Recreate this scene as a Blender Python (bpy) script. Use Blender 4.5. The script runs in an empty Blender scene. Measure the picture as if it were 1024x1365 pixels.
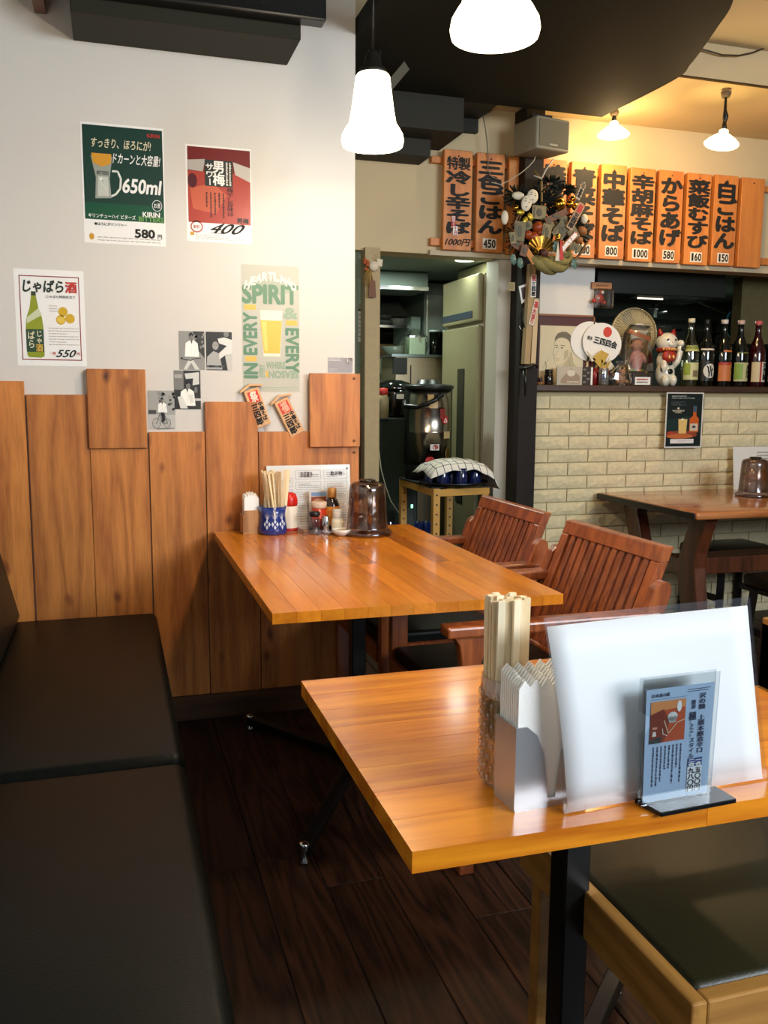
import bpy, bmesh, math, random
from mathutils import Vector, Matrix
random.seed(7)
PI = math.pi
col = bpy.context.scene.collection
sc = bpy.context.scene

# ------------------------------------------------------------------ camera
F = 1168.4; CH = 1.2
YW, PT, RL = (math.radians(a) for a in (17.10, 7.73, 0.39))
fwd = Vector((math.sin(YW)*math.cos(PT), math.cos(YW)*math.cos(PT), -math.sin(PT)))
rt0 = Vector((math.cos(YW), -math.sin(YW), 0)); up0 = rt0.cross(fwd)
rt = rt0*math.cos(RL)+up0*math.sin(RL); up = -rt0*math.sin(RL)+up0*math.cos(RL)
CP = Vector((0, 0, CH))
cd = bpy.data.cameras.new('camera'); cam = bpy.data.objects.new('camera', cd); col.objects.link(cam)
cd.sensor_fit = 'HORIZONTAL'; cd.sensor_width = 36; cd.lens = F*36/1024; cd.clip_start = .02
mw = Matrix.Identity(4)
for i in range(3):
    mw[i][0] = rt[i]; mw[i][1] = up[i]; mw[i][2] = -fwd[i]; mw[i][3] = CP[i]
cam.matrix_world = mw
sc.camera = cam

# ------------------------------------------------------------------ world, lights, exposure
w = bpy.data.worlds.new('world'); sc.world = w; w.use_nodes = True
bg = w.node_tree.nodes['Background']; bg.inputs[0].default_value = (.62, .78, 1, 1); bg.inputs[1].default_value = .12
def area(name, loc, target, sx, sy, power, color):
    l = bpy.data.lights.new(name, 'AREA'); l.shape = 'RECTANGLE'; l.size = sx; l.size_y = sy; l.energy = power; l.color = color
    o = bpy.data.objects.new(name, l); col.objects.link(o); o.location = loc
    o.rotation_euler = (Vector(target)-Vector(loc)).to_track_quat('-Z', 'Y').to_euler(); return o
area('window_daylight', (2.8, -1.4, 2.1), (.6, 1.6, .95), 2.2, 1.0, 128, (.84, .92, 1.0))
vs = sc.view_settings; sc.display_settings.display_device = 'sRGB'
vs.view_transform = 'Standard'; vs.look = 'None'; vs.exposure = 0.38; vs.gamma = 1; vs.use_curve_mapping = False

def ray(x, y): return fwd*F+rt*(x-512)-up*(y-682.5)
def onZ(x, y, z): d = ray(x, y); return CP+d*((z-CH)/d.z)
def onY(x, y, Y): d = ray(x, y); return CP+d*(Y/d.y)
def onX(x, y, X): d = ray(x, y); return CP+d*(X/d.x)

# ------------------------------------------------------------------ materials
def nt(name):
    m = bpy.data.materials.new(name); m.use_nodes = True
    return m, m.node_tree.nodes, m.node_tree.links, m.node_tree.nodes['Principled BSDF']
def L(h):
    h = h.lstrip('#'); v = [int(h[i:i+2], 16)/255 for i in (0, 2, 4)]
    return tuple((c/12.92 if c <= .04045 else ((c+.055)/1.055)**2.4) for c in v)
_mc = {}
def mat(hexc, rough=.6, metal=0, bump=0, bscale=40, emit=0, vary=0, coat=0, trans=0, ior=1.45, spec=.5):
    k = (hexc, rough, metal, bump, bscale, emit, vary, coat, trans, spec)
    if k in _mc: return _mc[k]
    m, N, K, b = nt('paint_'+hexc.strip('#')); c = L(hexc)
    b.inputs['Base Color'].default_value = (*c, 1); b.inputs['Roughness'].default_value = rough; b.inputs['Metallic'].default_value = metal
    b.inputs['Coat Weight'].default_value = coat; b.inputs['Coat Roughness'].default_value = .08
    b.inputs['Transmission Weight'].default_value = trans; b.inputs['Specular IOR Level'].default_value = spec; b.inputs['IOR'].default_value = ior
    if emit: b.inputs['Emission Color'].default_value = (*c, 1); b.inputs['Emission Strength'].default_value = emit
    if bump or vary:
        tc = N.new('ShaderNodeTexCoord'); n = N.new('ShaderNodeTexNoise'); n.inputs['Scale'].default_value = bscale; n.inputs['Detail'].default_value = 6
        K.new(tc.outputs['Object'], n.inputs['Vector'])
        if bump:
            bp = N.new('ShaderNodeBump'); bp.inputs['Strength'].default_value = bump; bp.inputs['Distance'].default_value = .004
            K.new(n.outputs['Fac'], bp.inputs['Height']); K.new(bp.outputs['Normal'], b.inputs['Normal'])
        if vary:
            r = N.new('ShaderNodeValToRGB'); r.color_ramp.elements[0].position = .3; r.color_ramp.elements[1].position = .7
            r.color_ramp.elements[0].color = (*[v*(1-vary) for v in c], 1); r.color_ramp.elements[1].color = (*[min(1, v*(1+vary)) for v in c], 1)
            K.new(n.outputs['Fac'], r.inputs['Fac']); K.new(r.outputs['Color'], b.inputs['Base Color'])
    _mc[k] = m; return m
def wood(name, dark, light, axis='Z', rough=.45, knots=0, coat=0, vary=.12, fine=1.0, bump=.15, ring=6.0, spec=.5):
    m, N, K, b = nt(name)
    tc = N.new('ShaderNodeTexCoord'); oi = N.new('ShaderNodeObjectInfo')
    mu = N.new('ShaderNodeVectorMath'); mu.operation = 'SCALE'; mu.inputs[0].default_value = (17.3, 9.1, 23.7); K.new(oi.outputs['Random'], mu.inputs['Scale'])
    ad = N.new('ShaderNodeVectorMath'); K.new(tc.outputs['Object'], ad.inputs[0]); K.new(mu.outputs[0], ad.inputs[1])
    s = {'X': (.09, 1, 1), 'Y': (1, .09, 1), 'Z': (1, 1, .09)}[axis]
    mp = N.new('ShaderNodeMapping'); mp.inputs['Scale'].default_value = s; K.new(ad.outputs[0], mp.inputs['Vector'])
    big = N.new('ShaderNodeTexNoise'); big.inputs['Scale'].default_value = 7*fine; big.inputs['Detail'].default_value = 2; K.new(mp.outputs[0], big.inputs['Vector'])
    rg = N.new('ShaderNodeMath'); rg.operation = 'MULTIPLY'; rg.inputs[1].default_value = ring; K.new(big.outputs['Fac'], rg.inputs[0])
    fr = N.new('ShaderNodeMath'); fr.operation = 'PINGPONG'; fr.inputs[1].default_value = .5; K.new(rg.outputs[0], fr.inputs[0])
    fn = N.new('ShaderNodeTexNoise'); fn.inputs['Scale'].default_value = 110*fine; fn.inputs['Detail'].default_value = 4; K.new(mp.outputs[0], fn.inputs['Vector'])
    mx = N.new('ShaderNodeMath'); mx.operation = 'MULTIPLY_ADD'; mx.inputs[1].default_value = .9; K.new(fr.outputs[0], mx.inputs[0]); 
    fm = N.new('ShaderNodeMath'); fm.operation = 'MULTIPLY'; fm.inputs[1].default_value = .65; K.new(fn.outputs['Fac'], fm.inputs[0]); K.new(fm.outputs[0], mx.inputs[2])
    cr = N.new('ShaderNodeValToRGB'); cr.color_ramp.elements[0].position = .2; cr.color_ramp.elements[1].position = .78
    cr.color_ramp.elements[0].color = (*L(dark), 1); cr.color_ramp.elements[1].color = (*L(light), 1); K.new(mx.outputs[0], cr.inputs['Fac'])
    hs = N.new('ShaderNodeHueSaturation'); mr = N.new('ShaderNodeMapRange'); mr.inputs['To Min'].default_value = 1-vary; mr.inputs['To Max'].default_value = 1+vary
    K.new(oi.outputs['Random'], mr.inputs['Value']); K.new(mr.outputs[0], hs.inputs['Value']); K.new(cr.outputs['Color'], hs.inputs['Color'])
    out = hs.outputs['Color']
    if knots:
        mk = N.new('ShaderNodeMapping'); sk = {'X': (.45, 1, 1), 'Y': (1, .45, 1), 'Z': (1, 1, .55)}[axis]; mk.inputs['Scale'].default_value = sk; K.new(ad.outputs[0], mk.inputs['Vector'])
        wn = N.new('ShaderNodeTexNoise'); wn.inputs['Scale'].default_value = 14; K.new(mk.outputs[0], wn.inputs['Vector'])
        wv = N.new('ShaderNodeVectorMath'); wv.operation = 'SCALE'; wv.inputs['Scale'].default_value = .035; K.new(wn.outputs['Color'], wv.inputs[0])
        wa = N.new('ShaderNodeVectorMath'); K.new(mk.outputs[0], wa.inputs[0]); K.new(wv.outputs[0], wa.inputs[1])
        vo = N.new('ShaderNodeTexVoronoi'); vo.inputs['Scale'].default_value = knots; K.new(wa.outputs[0], vo.inputs['Vector'])
        kr = N.new('ShaderNodeValToRGB'); e = kr.color_ramp.elements; e[0].position = .04; e[0].color = (.07, .04, .03, 1); e[1].position = .17; e[1].color = (1, 1, 1, 1)
        e2 = kr.color_ramp.elements.new(.075); e2.color = (.42, .32, .26, 1)
        K.new(vo.outputs['Distance'], kr.inputs['Fac'])
        mm = N.new('ShaderNodeMix'); mm.data_type = 'RGBA'; mm.blend_type = 'MULTIPLY'; mm.inputs['Factor'].default_value = .9
        K.new(out, mm.inputs['A']); K.new(kr.outputs['Color'], mm.inputs['B']); out = mm.outputs['Result']
    K.new(out, b.inputs['Base Color']); b.inputs['Roughness'].default_value = rough; b.inputs['Specular IOR Level'].default_value = spec
    b.inputs['Coat Weight'].default_value = coat; b.inputs['Coat Roughness'].default_value = .12
    bp = N.new('ShaderNodeBump'); bp.inputs['Strength'].default_value = bump; bp.inputs['Distance'].default_value = .002
    K.new(mx.outputs[0], bp.inputs['Height']); K.new(bp.outputs['Normal'], b.inputs['Normal'])
    return m
def film(name, fac=.1, tint=(1, 1, 1), rough=.05):
    m = bpy.data.materials.new(name); m.use_nodes = True; N = m.node_tree.nodes; K = m.node_tree.links; N.remove(N['Principled BSDF'])
    t = N.new('ShaderNodeBsdfTransparent'); t.inputs[0].default_value = (*tint, 1); g = N.new('ShaderNodeBsdfGlossy'); g.inputs['Roughness'].default_value = rough
    lw = N.new('ShaderNodeLayerWeight'); lw.inputs['Blend'].default_value = .25
    ad = N.new('ShaderNodeMath'); ad.operation = 'MULTIPLY_ADD'; ad.inputs[1].default_value = .5; ad.inputs[2].default_value = fac; ad.use_clamp = True
    K.new(lw.outputs['Fresnel'], ad.inputs[0])
    x = N.new('ShaderNodeMixShader'); K.new(ad.outputs[0], x.inputs[0]); K.new(t.outputs[0], x.inputs[1]); K.new(g.outputs[0], x.inputs[2])
    K.new(x.outputs[0], N['Material Output'].inputs['Surface']); return m
PLASTER = mat('#cfccc5', .85, bump=.05, bscale=90)
CREAM = mat('#c4b28d', .85, bump=.05, bscale=90)
SOFFIT = mat('#cbb48a', .85, bump=.1, bscale=50)
BLACKP = mat('#191b15', .8, bump=.05, spec=.2)
CEDAR = wood('cedar_board', '#955421', '#c57d39', 'Z', .5, knots=9, vary=.09, fine=1.3, ring=5)
TABLEW_Y = wood('varnished_stave_long', '#b65c0c', '#dd851c', 'Y', .24, coat=.35, vary=.16, bump=0, ring=3, fine=.6)
TABLEW_X = wood('varnished_stave_cross', '#b65c0a', '#e28c1c', 'X', .24, coat=.3, vary=.14, bump=0, ring=5)
CHERRY = wood('reddish_chair_wood', '#74361a', '#a85a2a', 'Z', .35, coat=.3, vary=.1, fine=1.5, bump=.05)
FLOORW = wood('dark_floor_wood', '#0e0805', '#3c2214', 'Y', .5, vary=.25, fine=1.2, bump=.5, ring=12, spec=.2)
SIGNW = wood('orange_sign_wood', '#ae642a', '#cc8038', 'Z', .5, vary=.05, fine=1.5, ring=3)
DARKW = wood('dark_table_wood', '#3a1d10', '#5d3019', 'Z', .35, coat=.3, vary=.05)
DTOP = wood('orange_brown_top', '#97552a', '#b87440', 'X', .2, coat=.6, vary=.02, bump=.02)
PALEW = wood('pale_frame_wood', '#8d5f2a', '#b5823f', 'Y', .4, coat=.3, vary=.06)
POSTW = mat('#1f1915', .6, spec=.25, bump=.1, bscale=30, vary=.15)
LEATHER = mat('#070c09', .40, bump=.12, bscale=300, spec=.16)
CHOPS = mat('#dcc08c', .6, vary=.06, bscale=90)
STEEL = mat('#9aa09a', .3, metal=1, bump=.05, bscale=8)
CHROME = mat('#c8c8c8', .15, metal=1)
BLK = mat('#0d0e0c', .35); BLKM = mat('#14150f', .7)
WHT = mat('#e6e4de', .6); PAPER = mat('#e9e8e4', .55, coat=.3)
INK = mat('#15130f', .7); RED = mat('#b3261c', .5)
FILM = film('clear_plastic', .08); ACRYL = film('clear_acrylic', .06, (.93, .96, .97))
GLASSY = film('bag_plastic', .22, (.93, .92, .88), .15)

# ------------------------------------------------------------------ mesh building
WM = {}
def wmat(o): return WM.get(o.name, Matrix.Identity(4)) if o else Matrix.Identity(4)
class MB:
    def __init__(s): s.v = []; s.f = []; s.m = []; s.s = []
    def add(s, vs, fs, m=0, sm=False):
        b = len(s.v); s.v += [Vector(v) for v in vs]
        for f in fs: s.f.append([b+i for i in f]); s.m.append(m); s.s.append(sm)
        return s
    def box(s, x0, x1, y0, y1, z0, z1, m=0):
        vs = [(x, y, z) for z in (z0, z1) for y in (y0, y1) for x in (x0, x1)]
        return s.add(vs, [(0, 2, 3, 1), (4, 5, 7, 6), (0, 1, 5, 4), (2, 6, 7, 3), (0, 4, 6, 2), (1, 3, 7, 5)], m)
    def hexa(s, b4, t4, m=0):   # bottom ring, top ring
        return s.add(list(b4)+list(t4), [(3, 2, 1, 0), (4, 5, 6, 7), (0, 1, 5, 4), (1, 2, 6, 5), (2, 3, 7, 6), (3, 0, 4, 7)], m)
    def bar(s, p, q, a, b, upv=(0, 0, 1), m=0):
        p, q = Vector(p), Vector(q); d = (q-p).normalized(); u = Vector(upv)
        x = d.cross(u)
        if x.length < 1e-4: x = d.cross(Vector((0, 1, 0)))
        x.normalize(); y = x.cross(d); x = x*a/2; y = y*b/2
        return s.hexa([p-x-y, p+x-y, p+x+y, p-x+y], [q-x-y, q+x-y, q+x+y, q-x+y], m)
    def prism(s, poly, O, U, V, N, m=0, sm=False):
        O, U, V, N = map(Vector, (O, U, V, N)); n = len(poly)
        a = [O+U*p[0]+V*p[1] for p in poly]; b = [p+N for p in a]
        s.add(a+b, [tuple(range(n))[::-1], tuple(range(n, 2*n))], m)
        return s.add(a+b, [(i, (i+1) % n, n+(i+1) % n, n+i) for i in range(n)], m, sm)
    def lathe(s, prof, c=(0, 0, 0), seg=20, m=0, ax=None, sm=True):
        c = Vector(c); M3 = (Vector(ax).to_track_quat('Z', 'Y').to_matrix() if ax else Matrix.Identity(3))
        vs = []; n = len(prof)
        for r, z in prof:
            for k in range(seg):
                t = 2*PI*k/seg; vs.append(c+M3@Vector((r*math.cos(t), r*math.sin(t), z)))
        fs = [(i*seg+k, i*seg+(k+1) % seg, (i+1)*seg+(k+1) % seg, (i+1)*seg+k) for i in range(n-1) for k in range(seg)]
        s.add(vs, fs, m, sm)
        b = len(s.v)-len(vs)
        if prof[0][0] > 1e-5: s.f.append([b+k for k in range(seg)][::-1]); s.m.append(m); s.s.append(False)
        if prof[-1][0] > 1e-5: s.f.append([b+(n-1)*seg+k for k in range(seg)]); s.m.append(m); s.s.append(False)
        return s
    def ell(s, c, r, m=0, seg=14, ring=9, rot=None):
        c = Vector(c); R3 = rot if rot else Matrix.Identity(3); vs = []; r = (r, r, r) if isinstance(r, (int, float)) else r
        for i in range(ring+1):
            p = PI*i/ring
            for k in range(seg):
                t = 2*PI*k/seg; vs.append(c+R3@Vector((r[0]*math.sin(p)*math.cos(t), r[1]*math.sin(p)*math.sin(t), -r[2]*math.cos(p))))
        fs = [(i*seg+k, i*seg+(k+1) % seg, (i+1)*seg+(k+1) % seg, (i+1)*seg+k) for i in range(ring) for k in range(seg)]
        return s.add(vs, fs, m, True)
    def tube(s, pts, r, seg=8, m=0):
        pts = [Vector(p) for p in pts]; n = len(pts); rs = r if isinstance(r, (list, tuple)) else [r]*n; vs = []
        ref = Vector((0, 0, 1)); d0 = (pts[-1]-pts[0]).normalized()
        if abs(d0.dot(ref)) > .9: ref = Vector((1, 0, 0))
        for i, p in enumerate(pts):
            d = (pts[min(i+1, n-1)]-pts[max(i-1, 0)]).normalized(); x = d.cross(ref)
            if x.length < 1e-4: x = d.cross(Vector((0, 1, 0)))
            x.normalize(); y = d.cross(x)
            vs += [p+(x*math.cos(2*PI*k/seg)+y*math.sin(2*PI*k/seg))*rs[i] for k in range(seg)]
        fs = [(i*seg+k, i*seg+(k+1) % seg, (i+1)*seg+(k+1) % seg, (i+1)*seg+k) for i in range(n-1) for k in range(seg)]
        fs2 = [tuple(range(seg))[::-1], tuple(range((n-1)*seg, n*seg))]
        b = len(s.v); s.add(vs, fs, m, True)
        for f in fs2: s.f.append([b+i for i in f]); s.m.append(m); s.s.append(False)
        return s
    def build(s, name, mats, parent=None, bevel=0, bseg=2, local=False, sub=0, loc=None):
        me = bpy.data.meshes.new(name)
        if not isinstance(mats, (list, tuple)): mats = [mats]
        for m in mats: me.materials.append(m)
        o = bpy.data.objects.new(name, me); col.objects.link(o)
        V = s.v
        if parent:
            o.parent = parent; WM[o.name] = wmat(parent)
            if not local: inv = wmat(parent).inverted(); V = [inv@v for v in V]
        elif loc is not None: o.location = loc; WM[o.name] = Matrix.Translation(loc)
        elif not local:
            c = Vector(((min(v.x for v in V)+max(v.x for v in V))/2, (min(v.y for v in V)+max(v.y for v in V))/2, min(v.z for v in V)))
            V = [v-c for v in V]; o.location = c; WM[o.name] = Matrix.Translation(c)
        me.from_pydata(V, [], s.f)
        me.polygons.foreach_set('material_index', s.m); me.polygons.foreach_set('use_smooth', s.s)
        bm = bmesh.new(); bm.from_mesh(me); bmesh.ops.remove_doubles(bm, verts=bm.verts, dist=1e-6)
        bmesh.ops.recalc_face_normals(bm, faces=bm.faces)
        if bevel: bmesh.ops.bevel(bm, geom=list(bm.edges), offset=bevel, segments=bseg, affect='EDGES', profile=.5, clamp_overlap=True)
        if bevel and bseg > 2:
            for f in bm.faces: f.smooth = True
        bm.to_mesh(me); bm.free()
        if sub: md = o.modifiers.new('sub', 'SUBSURF'); md.levels = md.render_levels = sub
        return o
def thing(name, label, cat, loc=(0, 0, 0), rz=0, group=None):
    o = bpy.data.objects.new(name, None); col.objects.link(o); o.location = loc; o.rotation_euler = (0, 0, rz); o.empty_display_size = .05
    WM[o.name] = Matrix.Translation(Vector(loc))@Matrix.Rotation(rz, 4, 'Z')
    o['label'] = label; o['category'] = cat
    if group: o['group'] = group
    return o
def tag(o, label, cat, group=None):
    o['label'] = label; o['category'] = cat
    if group: o['group'] = group
    return o
def struct(o): o['kind'] = 'structure'; return o
def copy_tree(o, parent=None):
    c = o.copy(); col.objects.link(c); c.parent = parent; WM[c.name] = wmat(o)
    for ch in list(o.children): copy_tree(ch, c)
    return c
def share(src, loc, parent=None, rot=None):
    c = src.copy(); col.objects.link(c); c.location = loc
    if parent: c.parent = parent
    if rot: c.rotation_euler = rot
    return c

# ------------------------------------------------------------------ flat print: lettering and pictures
_gc = {}
def glyph(s):
    if s not in _gc:
        c = bpy.data.curves.new('t', 'FONT'); c.body = s; c.size = 1; c.resolution_u = 3
        o = bpy.data.objects.new('t', c); me = bpy.data.meshes.new_from_object(o)
        vs = [(v.co.x, v.co.y) for v in me.vertices]; fs = [tuple(p.vertices) for p in me.polygons]
        bpy.data.objects.remove(o); bpy.data.curves.remove(c); bpy.data.meshes.remove(me)
        _gc[s] = (vs, fs)
    return _gc[s]
_g = glyph('国')[0]; EX = (min(v[0] for v in _g)+max(v[0] for v in _g))/2; EY = (min(v[1] for v in _g)+max(v[1] for v in _g))/2
EM = (max(v[0] for v in _g)-min(v[0] for v in _g))/.86
STAMP = [(0, 0), (1, 0), (-1, 0), (0, 1), (0, -1), (.7, .7), (-.7, .7), (.7, -.7), (-.7, -.7)]
class Sheet:
    def __init__(s, O, U, V, N, eps=.00035):   # O top left, U full width, V full height downwards, N towards the reader
        s.O, s.U, s.V = Vector(O), Vector(U), Vector(V); s.N = Vector(N).normalized(); s.e = eps; s.parts = {}
    def pt(s, u, v, l): return s.O+s.U*u+s.V*v+s.N*(s.e*l)
    def put(s, part, vs, fs, mt):
        mb, ms = s.parts.setdefault(part, (MB(), []))
        if mt not in ms: ms.append(mt)
        mb.add(vs, fs, ms.index(mt))
    def poly(s, pts, mt, l=1, part='picture'): s.put(part, [s.pt(u, v, l) for u, v in pts], [tuple(range(len(pts)))], mt)
    def rect(s, a, b, c, d, mt, l=1, part='picture'): s.poly([(a, b), (c, b), (c, d), (a, d)], mt, l, part)
    def oval(s, cx, cy, rx, ry, mt, l=1, part='picture', n=20): s.poly([(cx+rx*math.cos(2*PI*k/n), cy+ry*math.sin(2*PI*k/n)) for k in range(n)], mt, l, part)
    def line(s, pts, wd, mt, l=2, part='picture'):
        a = s.U.length; b = s.V.length
        for (x0, y0), (x1, y1) in zip(pts, pts[1:]):
            dx, dy = (x1-x0)*a, (y1-y0)*b; n = math.hypot(dx, dy) or 1; ox, oy = -dy/n*wd/2/a, dx/n*wd/2/b
            s.poly([(x0+ox, y0+oy), (x1+ox, y1+oy), (x1-ox, y1-oy), (x0-ox, y0-oy)], mt, l, part)
    def _g(s, vs, fs, f, mt, l, bold, part):
        for i, (dx, dy) in enumerate(STAMP if bold else STAMP[:1]):
            s.put(part, [s.pt(*f(x+dx*bold, y+dy*bold), l+i*.12) for x, y in vs], fs, mt)
    def text(s, t, a, b, c, d, mt, l=3, bold=0, rot=0, shear=0, part='lettering'):
        vs, fs = glyph(t)
        if not vs: return
        x0 = min(v[0] for v in vs); x1 = max(v[0] for v in vs); y0 = min(v[1] for v in vs); y1 = max(v[1] for v in vs)
        def f(x, y):
            x = (x-x0)/(x1-x0); y = (y-y0)/(y1-y0); x += shear*(y-.5)
            if rot == 0: return a+x*(c-a), d-y*(d-b)
            if rot == 90: return a+(1-y)*(c-a), d-x*(d-b)
            if rot == -90: return a+y*(c-a), b+x*(d-b)
            return c-x*(c-a), b+y*(d-b)
        s._g(vs, fs, f, mt, l, bold, part)
    def vtext(s, t, a, b, c, d, mt, l=3, bold=0, part='lettering', jit=0):
        n = len(t); h = (d-b)/n
        for i, ch in enumerate(t):
            if ch in ' 　': continue
            vs, fs = glyph(ch); fx = 1.0+random.uniform(-jit, jit)
            def f(x, y, i=i, ch=ch, fx=fx):
                x = (x-EX)/EM*fx; y = (y-EY)/EM
                if ch in 'ー〜': x, y = y, -x
                return a+(x+.5)*(c-a), b+(i+.5-y)*h
            s._g(vs, fs, f, mt, l, bold, part)
    def scribble(s, a, b, c, d, n, mt, l=2, vertical=False, fill=.6, part='lettering'):
        for i in range(n):
            if not vertical:
                y = b+(d-b)*(i+.5)/n; h = (d-b)/n*fill/2; x = a; e = c-(c-a)*random.choice((0, 0, .1, .4))
                while x < e:
                    w_ = (c-a)*random.uniform(.03, .09); s.rect(x, y-h, min(x+w_, e), y+h*random.uniform(.3, 1), mt, l, part); x += w_*1.25
            else:
                x = a+(c-a)*(i+.5)/n; h = (c-a)/n*fill/2; y = b; e = d-(d-b)*random.choice((0, 0, .1, .4))
                while y < e:
                    w_ = (d-b)*random.uniform(.03, .09); s.rect(x-h, y, x+h*random.uniform(.3, 1), min(y+w_, e), mt, l, part); y += w_*1.25
    def done(s, parent):
        out = []
        for p, (mb, ms) in s.parts.items():
            me = bpy.data.meshes.new(p)
            for m in ms: me.materials.append(m)
            inv = wmat(parent).inverted(); me.from_pydata([inv@v for v in mb.v], [], mb.f); me.polygons.foreach_set('material_index', mb.m)
            o = bpy.data.objects.new(p, me); col.objects.link(o); o.parent = parent; WM[o.name] = wmat(parent)
            if p == 'lettering': o['kind'] = 'stuff'
            out.append(o)
        return out
def wall_sheet(name, label, cat, px0, py0, px1, py1, Y, paper=PAPER, th=.0008, group=None, px_tl=None):
    A = onY(px0, py0, Y); B = onY(px1, py1, Y)
    t = thing(name, label, cat, ((A.x+B.x)/2, Y, B.z), group=group)
    MB().box(A.x, B.x, Y-th, Y, B.z, A.z).build('paper', paper, t)
    return t, Sheet((A.x, Y-th, A.z), (B.x-A.x, 0, 0), (0, 0, B.z-A.z), (0, -1, 0))

# ================================================================== THE SETTING
YB = 3.2; YK = 4.0; ZC = 2.78
fl = struct(MB().box(-.6, 6, -3, 7, -.06, -.004).build('floor', mat('#120d09', .9)))
fm = []
for k, ln in enumerate((1.7, 2.3, 2.0)):
    fm.append(MB().box(0, .146, 0, ln-.003, -.02, 0).build('plank', FLOORW, fl, bevel=.0015, bseg=1, local=True))
first = {0: fm[0], 1: fm[1], 2: fm[2]}; used = set()
for i in range(42):
    y = -2.9+random.uniform(-1.2, 0); x = -.58+i*.149
    while y < (4.0 if x > 2.1 else 6.9):
        k = random.choice((0, 1, 2)); ln = (1.7, 2.3, 2.0)[k]
        if y+ln > -1.0:
            p = Vector((x, y, 0))-Vector(fl.location)
            if k in used: share(first[k], p, fl)
            else: first[k].location = p; used.add(k)
        y += ln
struct(MB().box(-.66, -.56, -3, 3.2, 0, ZC).build('wall_left', PLASTER))
struct(MB().box(6, 6.1, -3, 7, 0, ZC).build('wall_right', CREAM))
struct(MB().box(-.66, 6.1, -3, 3.33, ZC-.02, ZC+.05).build('ceiling', mat('#c9c6bd', .9)))
wb = struct(MB().box(-.66, .866, YB, YB+.11, 0, ZC).build('wall_back', PLASTER))

# cedar planks on the poster wall
def X(px, py=500): return onY(px, py, YB).x
def Z(py, px=250): return onY(px, py, YB).z
pl = [(-.56, X(31.6), Z(508, 15), .02), (X(34), X(116.3), Z(526, 75), .016), (X(116.8), X(194.5), Z(597.7, 155), .018),
      (X(196), X(270.7), Z(575.5, 235), .016), (X(271.8), X(341.8), Z(535.5, 305), .019), (X(343), X(477.4), Z(575, 400), .016)]
for a, b, z, t in pl: MB().box(a, b, YB-t, YB-.0005, .09, z).build('plank', CEDAR, wb, bevel=.0012, bseg=1)
MB().box(X(115.6), X(193.4), YB-.03, YB-.0005, Z(597, 155), Z(492.2, 155)).build('plank', CEDAR, wb, bevel=.0015, bseg=1)
MB().box(X(410.3), X(476.9), YB-.036, YB-.0165, Z(595, 445), Z(498, 445)).build('plank', CEDAR, wb, bevel=.0015, bseg=1)
for py, d in ((504.5, .036), (587.5, .036), (603, .016)):
    c = onY(472, py, YB-d); MB().ell(c, (.0055, .003, .0055)).build('wooden_plug', mat('#7a4a22', .4), wb)
struct(MB().box(-.56, .866, YB-.03, YB, 0, .09).build('baseboard_back', wood('baseboard_wood', '#33210f', '#553417', 'X', .5)))

# kitchen-side wall: header, jamb, brick half wall, right panel
struct(MB().box(.87, 6, YK, YK+.14, 1.85, ZC).build('wall_kitchen', CREAM))
struct(MB().box(onY(487, 345, 3.97).x, onY(507, 345, 3.97).x, 3.97, 4.13, 0, 1.86).build('trim_1', mat('#a89670', .7, vary=.05)))
struct(MB().box(.87, 1.135, 4.05, 4.12, 0, 1.86).build('wall_passage', mat('#6f8274', .8)))
struct(MB().box(.87, 1.13, 4.03, 4.052, 0, 1.08).build('baseboard_passage', mat('#4a2c17', .6)))
struct(MB().box(1.868, 1.966, 3.88, 4.14, 0, 2.521).build('pillar', POSTW, bevel=.002, bseg=1))
struct(MB().box(1.80, 1.868, 4.0, 4.14, 0, 1.86).build('trim_2', mat('#b9b3a2', .7)))
struct(MB().box(1.966, 2.39, 4.11, 4.15, 1.24, 1.86).build('wall_panel', mat('#d9d8d2', .7)))
struct(MB().box(3.50, 6, 4.36, 4.44, 1.50, 1.88).build('wall_hatch', mat('#5e5634', .8, vary=.1)))
# brick wall, real bricks
GROUT = mat('#b5a780', .9, bump=.3, bscale=120)
bw = struct(MB().box(1.966, 6, 4.0, 4.14, 0, 1.215).build('wall_brick', GROUT))
BRK = mat('#d8caa2', .8, bump=.35, bscale=45, vary=.08)
protos = []
BWD, BHT = .222, .0612; PX, PZ = .2275, .0676
for k in range(6):
    m = MB(); nx, nz = 7, 3; g = []
    for j in range(nz+1):
        for i in range(nx+1):
            edge = i in (0, nx) or j in (0, nz)
            dz = 0 if edge else random.uniform(-.008, .008)
            g.append((i/nx*BWD, -.0075 if edge else -random.uniform(.009, .0145), j/nz*BHT+dz))
    m.add(g, [(j*(nx+1)+i, j*(nx+1)+i+1, (j+1)*(nx+1)+i+1, (j+1)*(nx+1)+i) for j in range(nz) for i in range(nx)])
    m.box(0, BWD, -.006, .0, 0, BHT)
    protos.append(m.build('brick', BRK, bw, local=True))
nb = 0; base = Vector(bw.location)
for r in range(18):
    z = 1.193-(r+1)*PZ+.003; off = (r % 2)*PX/2
    for c in range(-1, 8):
        x = 2.097+c*PX+off-PX
        if x < 1.97 or x > 3.55: continue
        k = nb % 6 if nb < 6 else random.randrange(6); p = Vector((x, 4.0, z))-base
        if nb < 6: protos[k].location = p
        else: share(protos[k], p, bw)
        nb += 1
for r in range(18):      # cut bricks against the pillar
    x0 = 2.097-2*PX+(r % 2)*PX/2; x1 = x0+BWD
    while x1 < 1.985: x0 += PX; x1 += PX
    if x0 < 1.97:
        z = 1.193-(r+1)*PZ+.003; MB().box(1.968, x1, 3.988, 4.0, z, z+BHT).build('brick', BRK, bw, bevel=.002, bseg=1)
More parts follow.
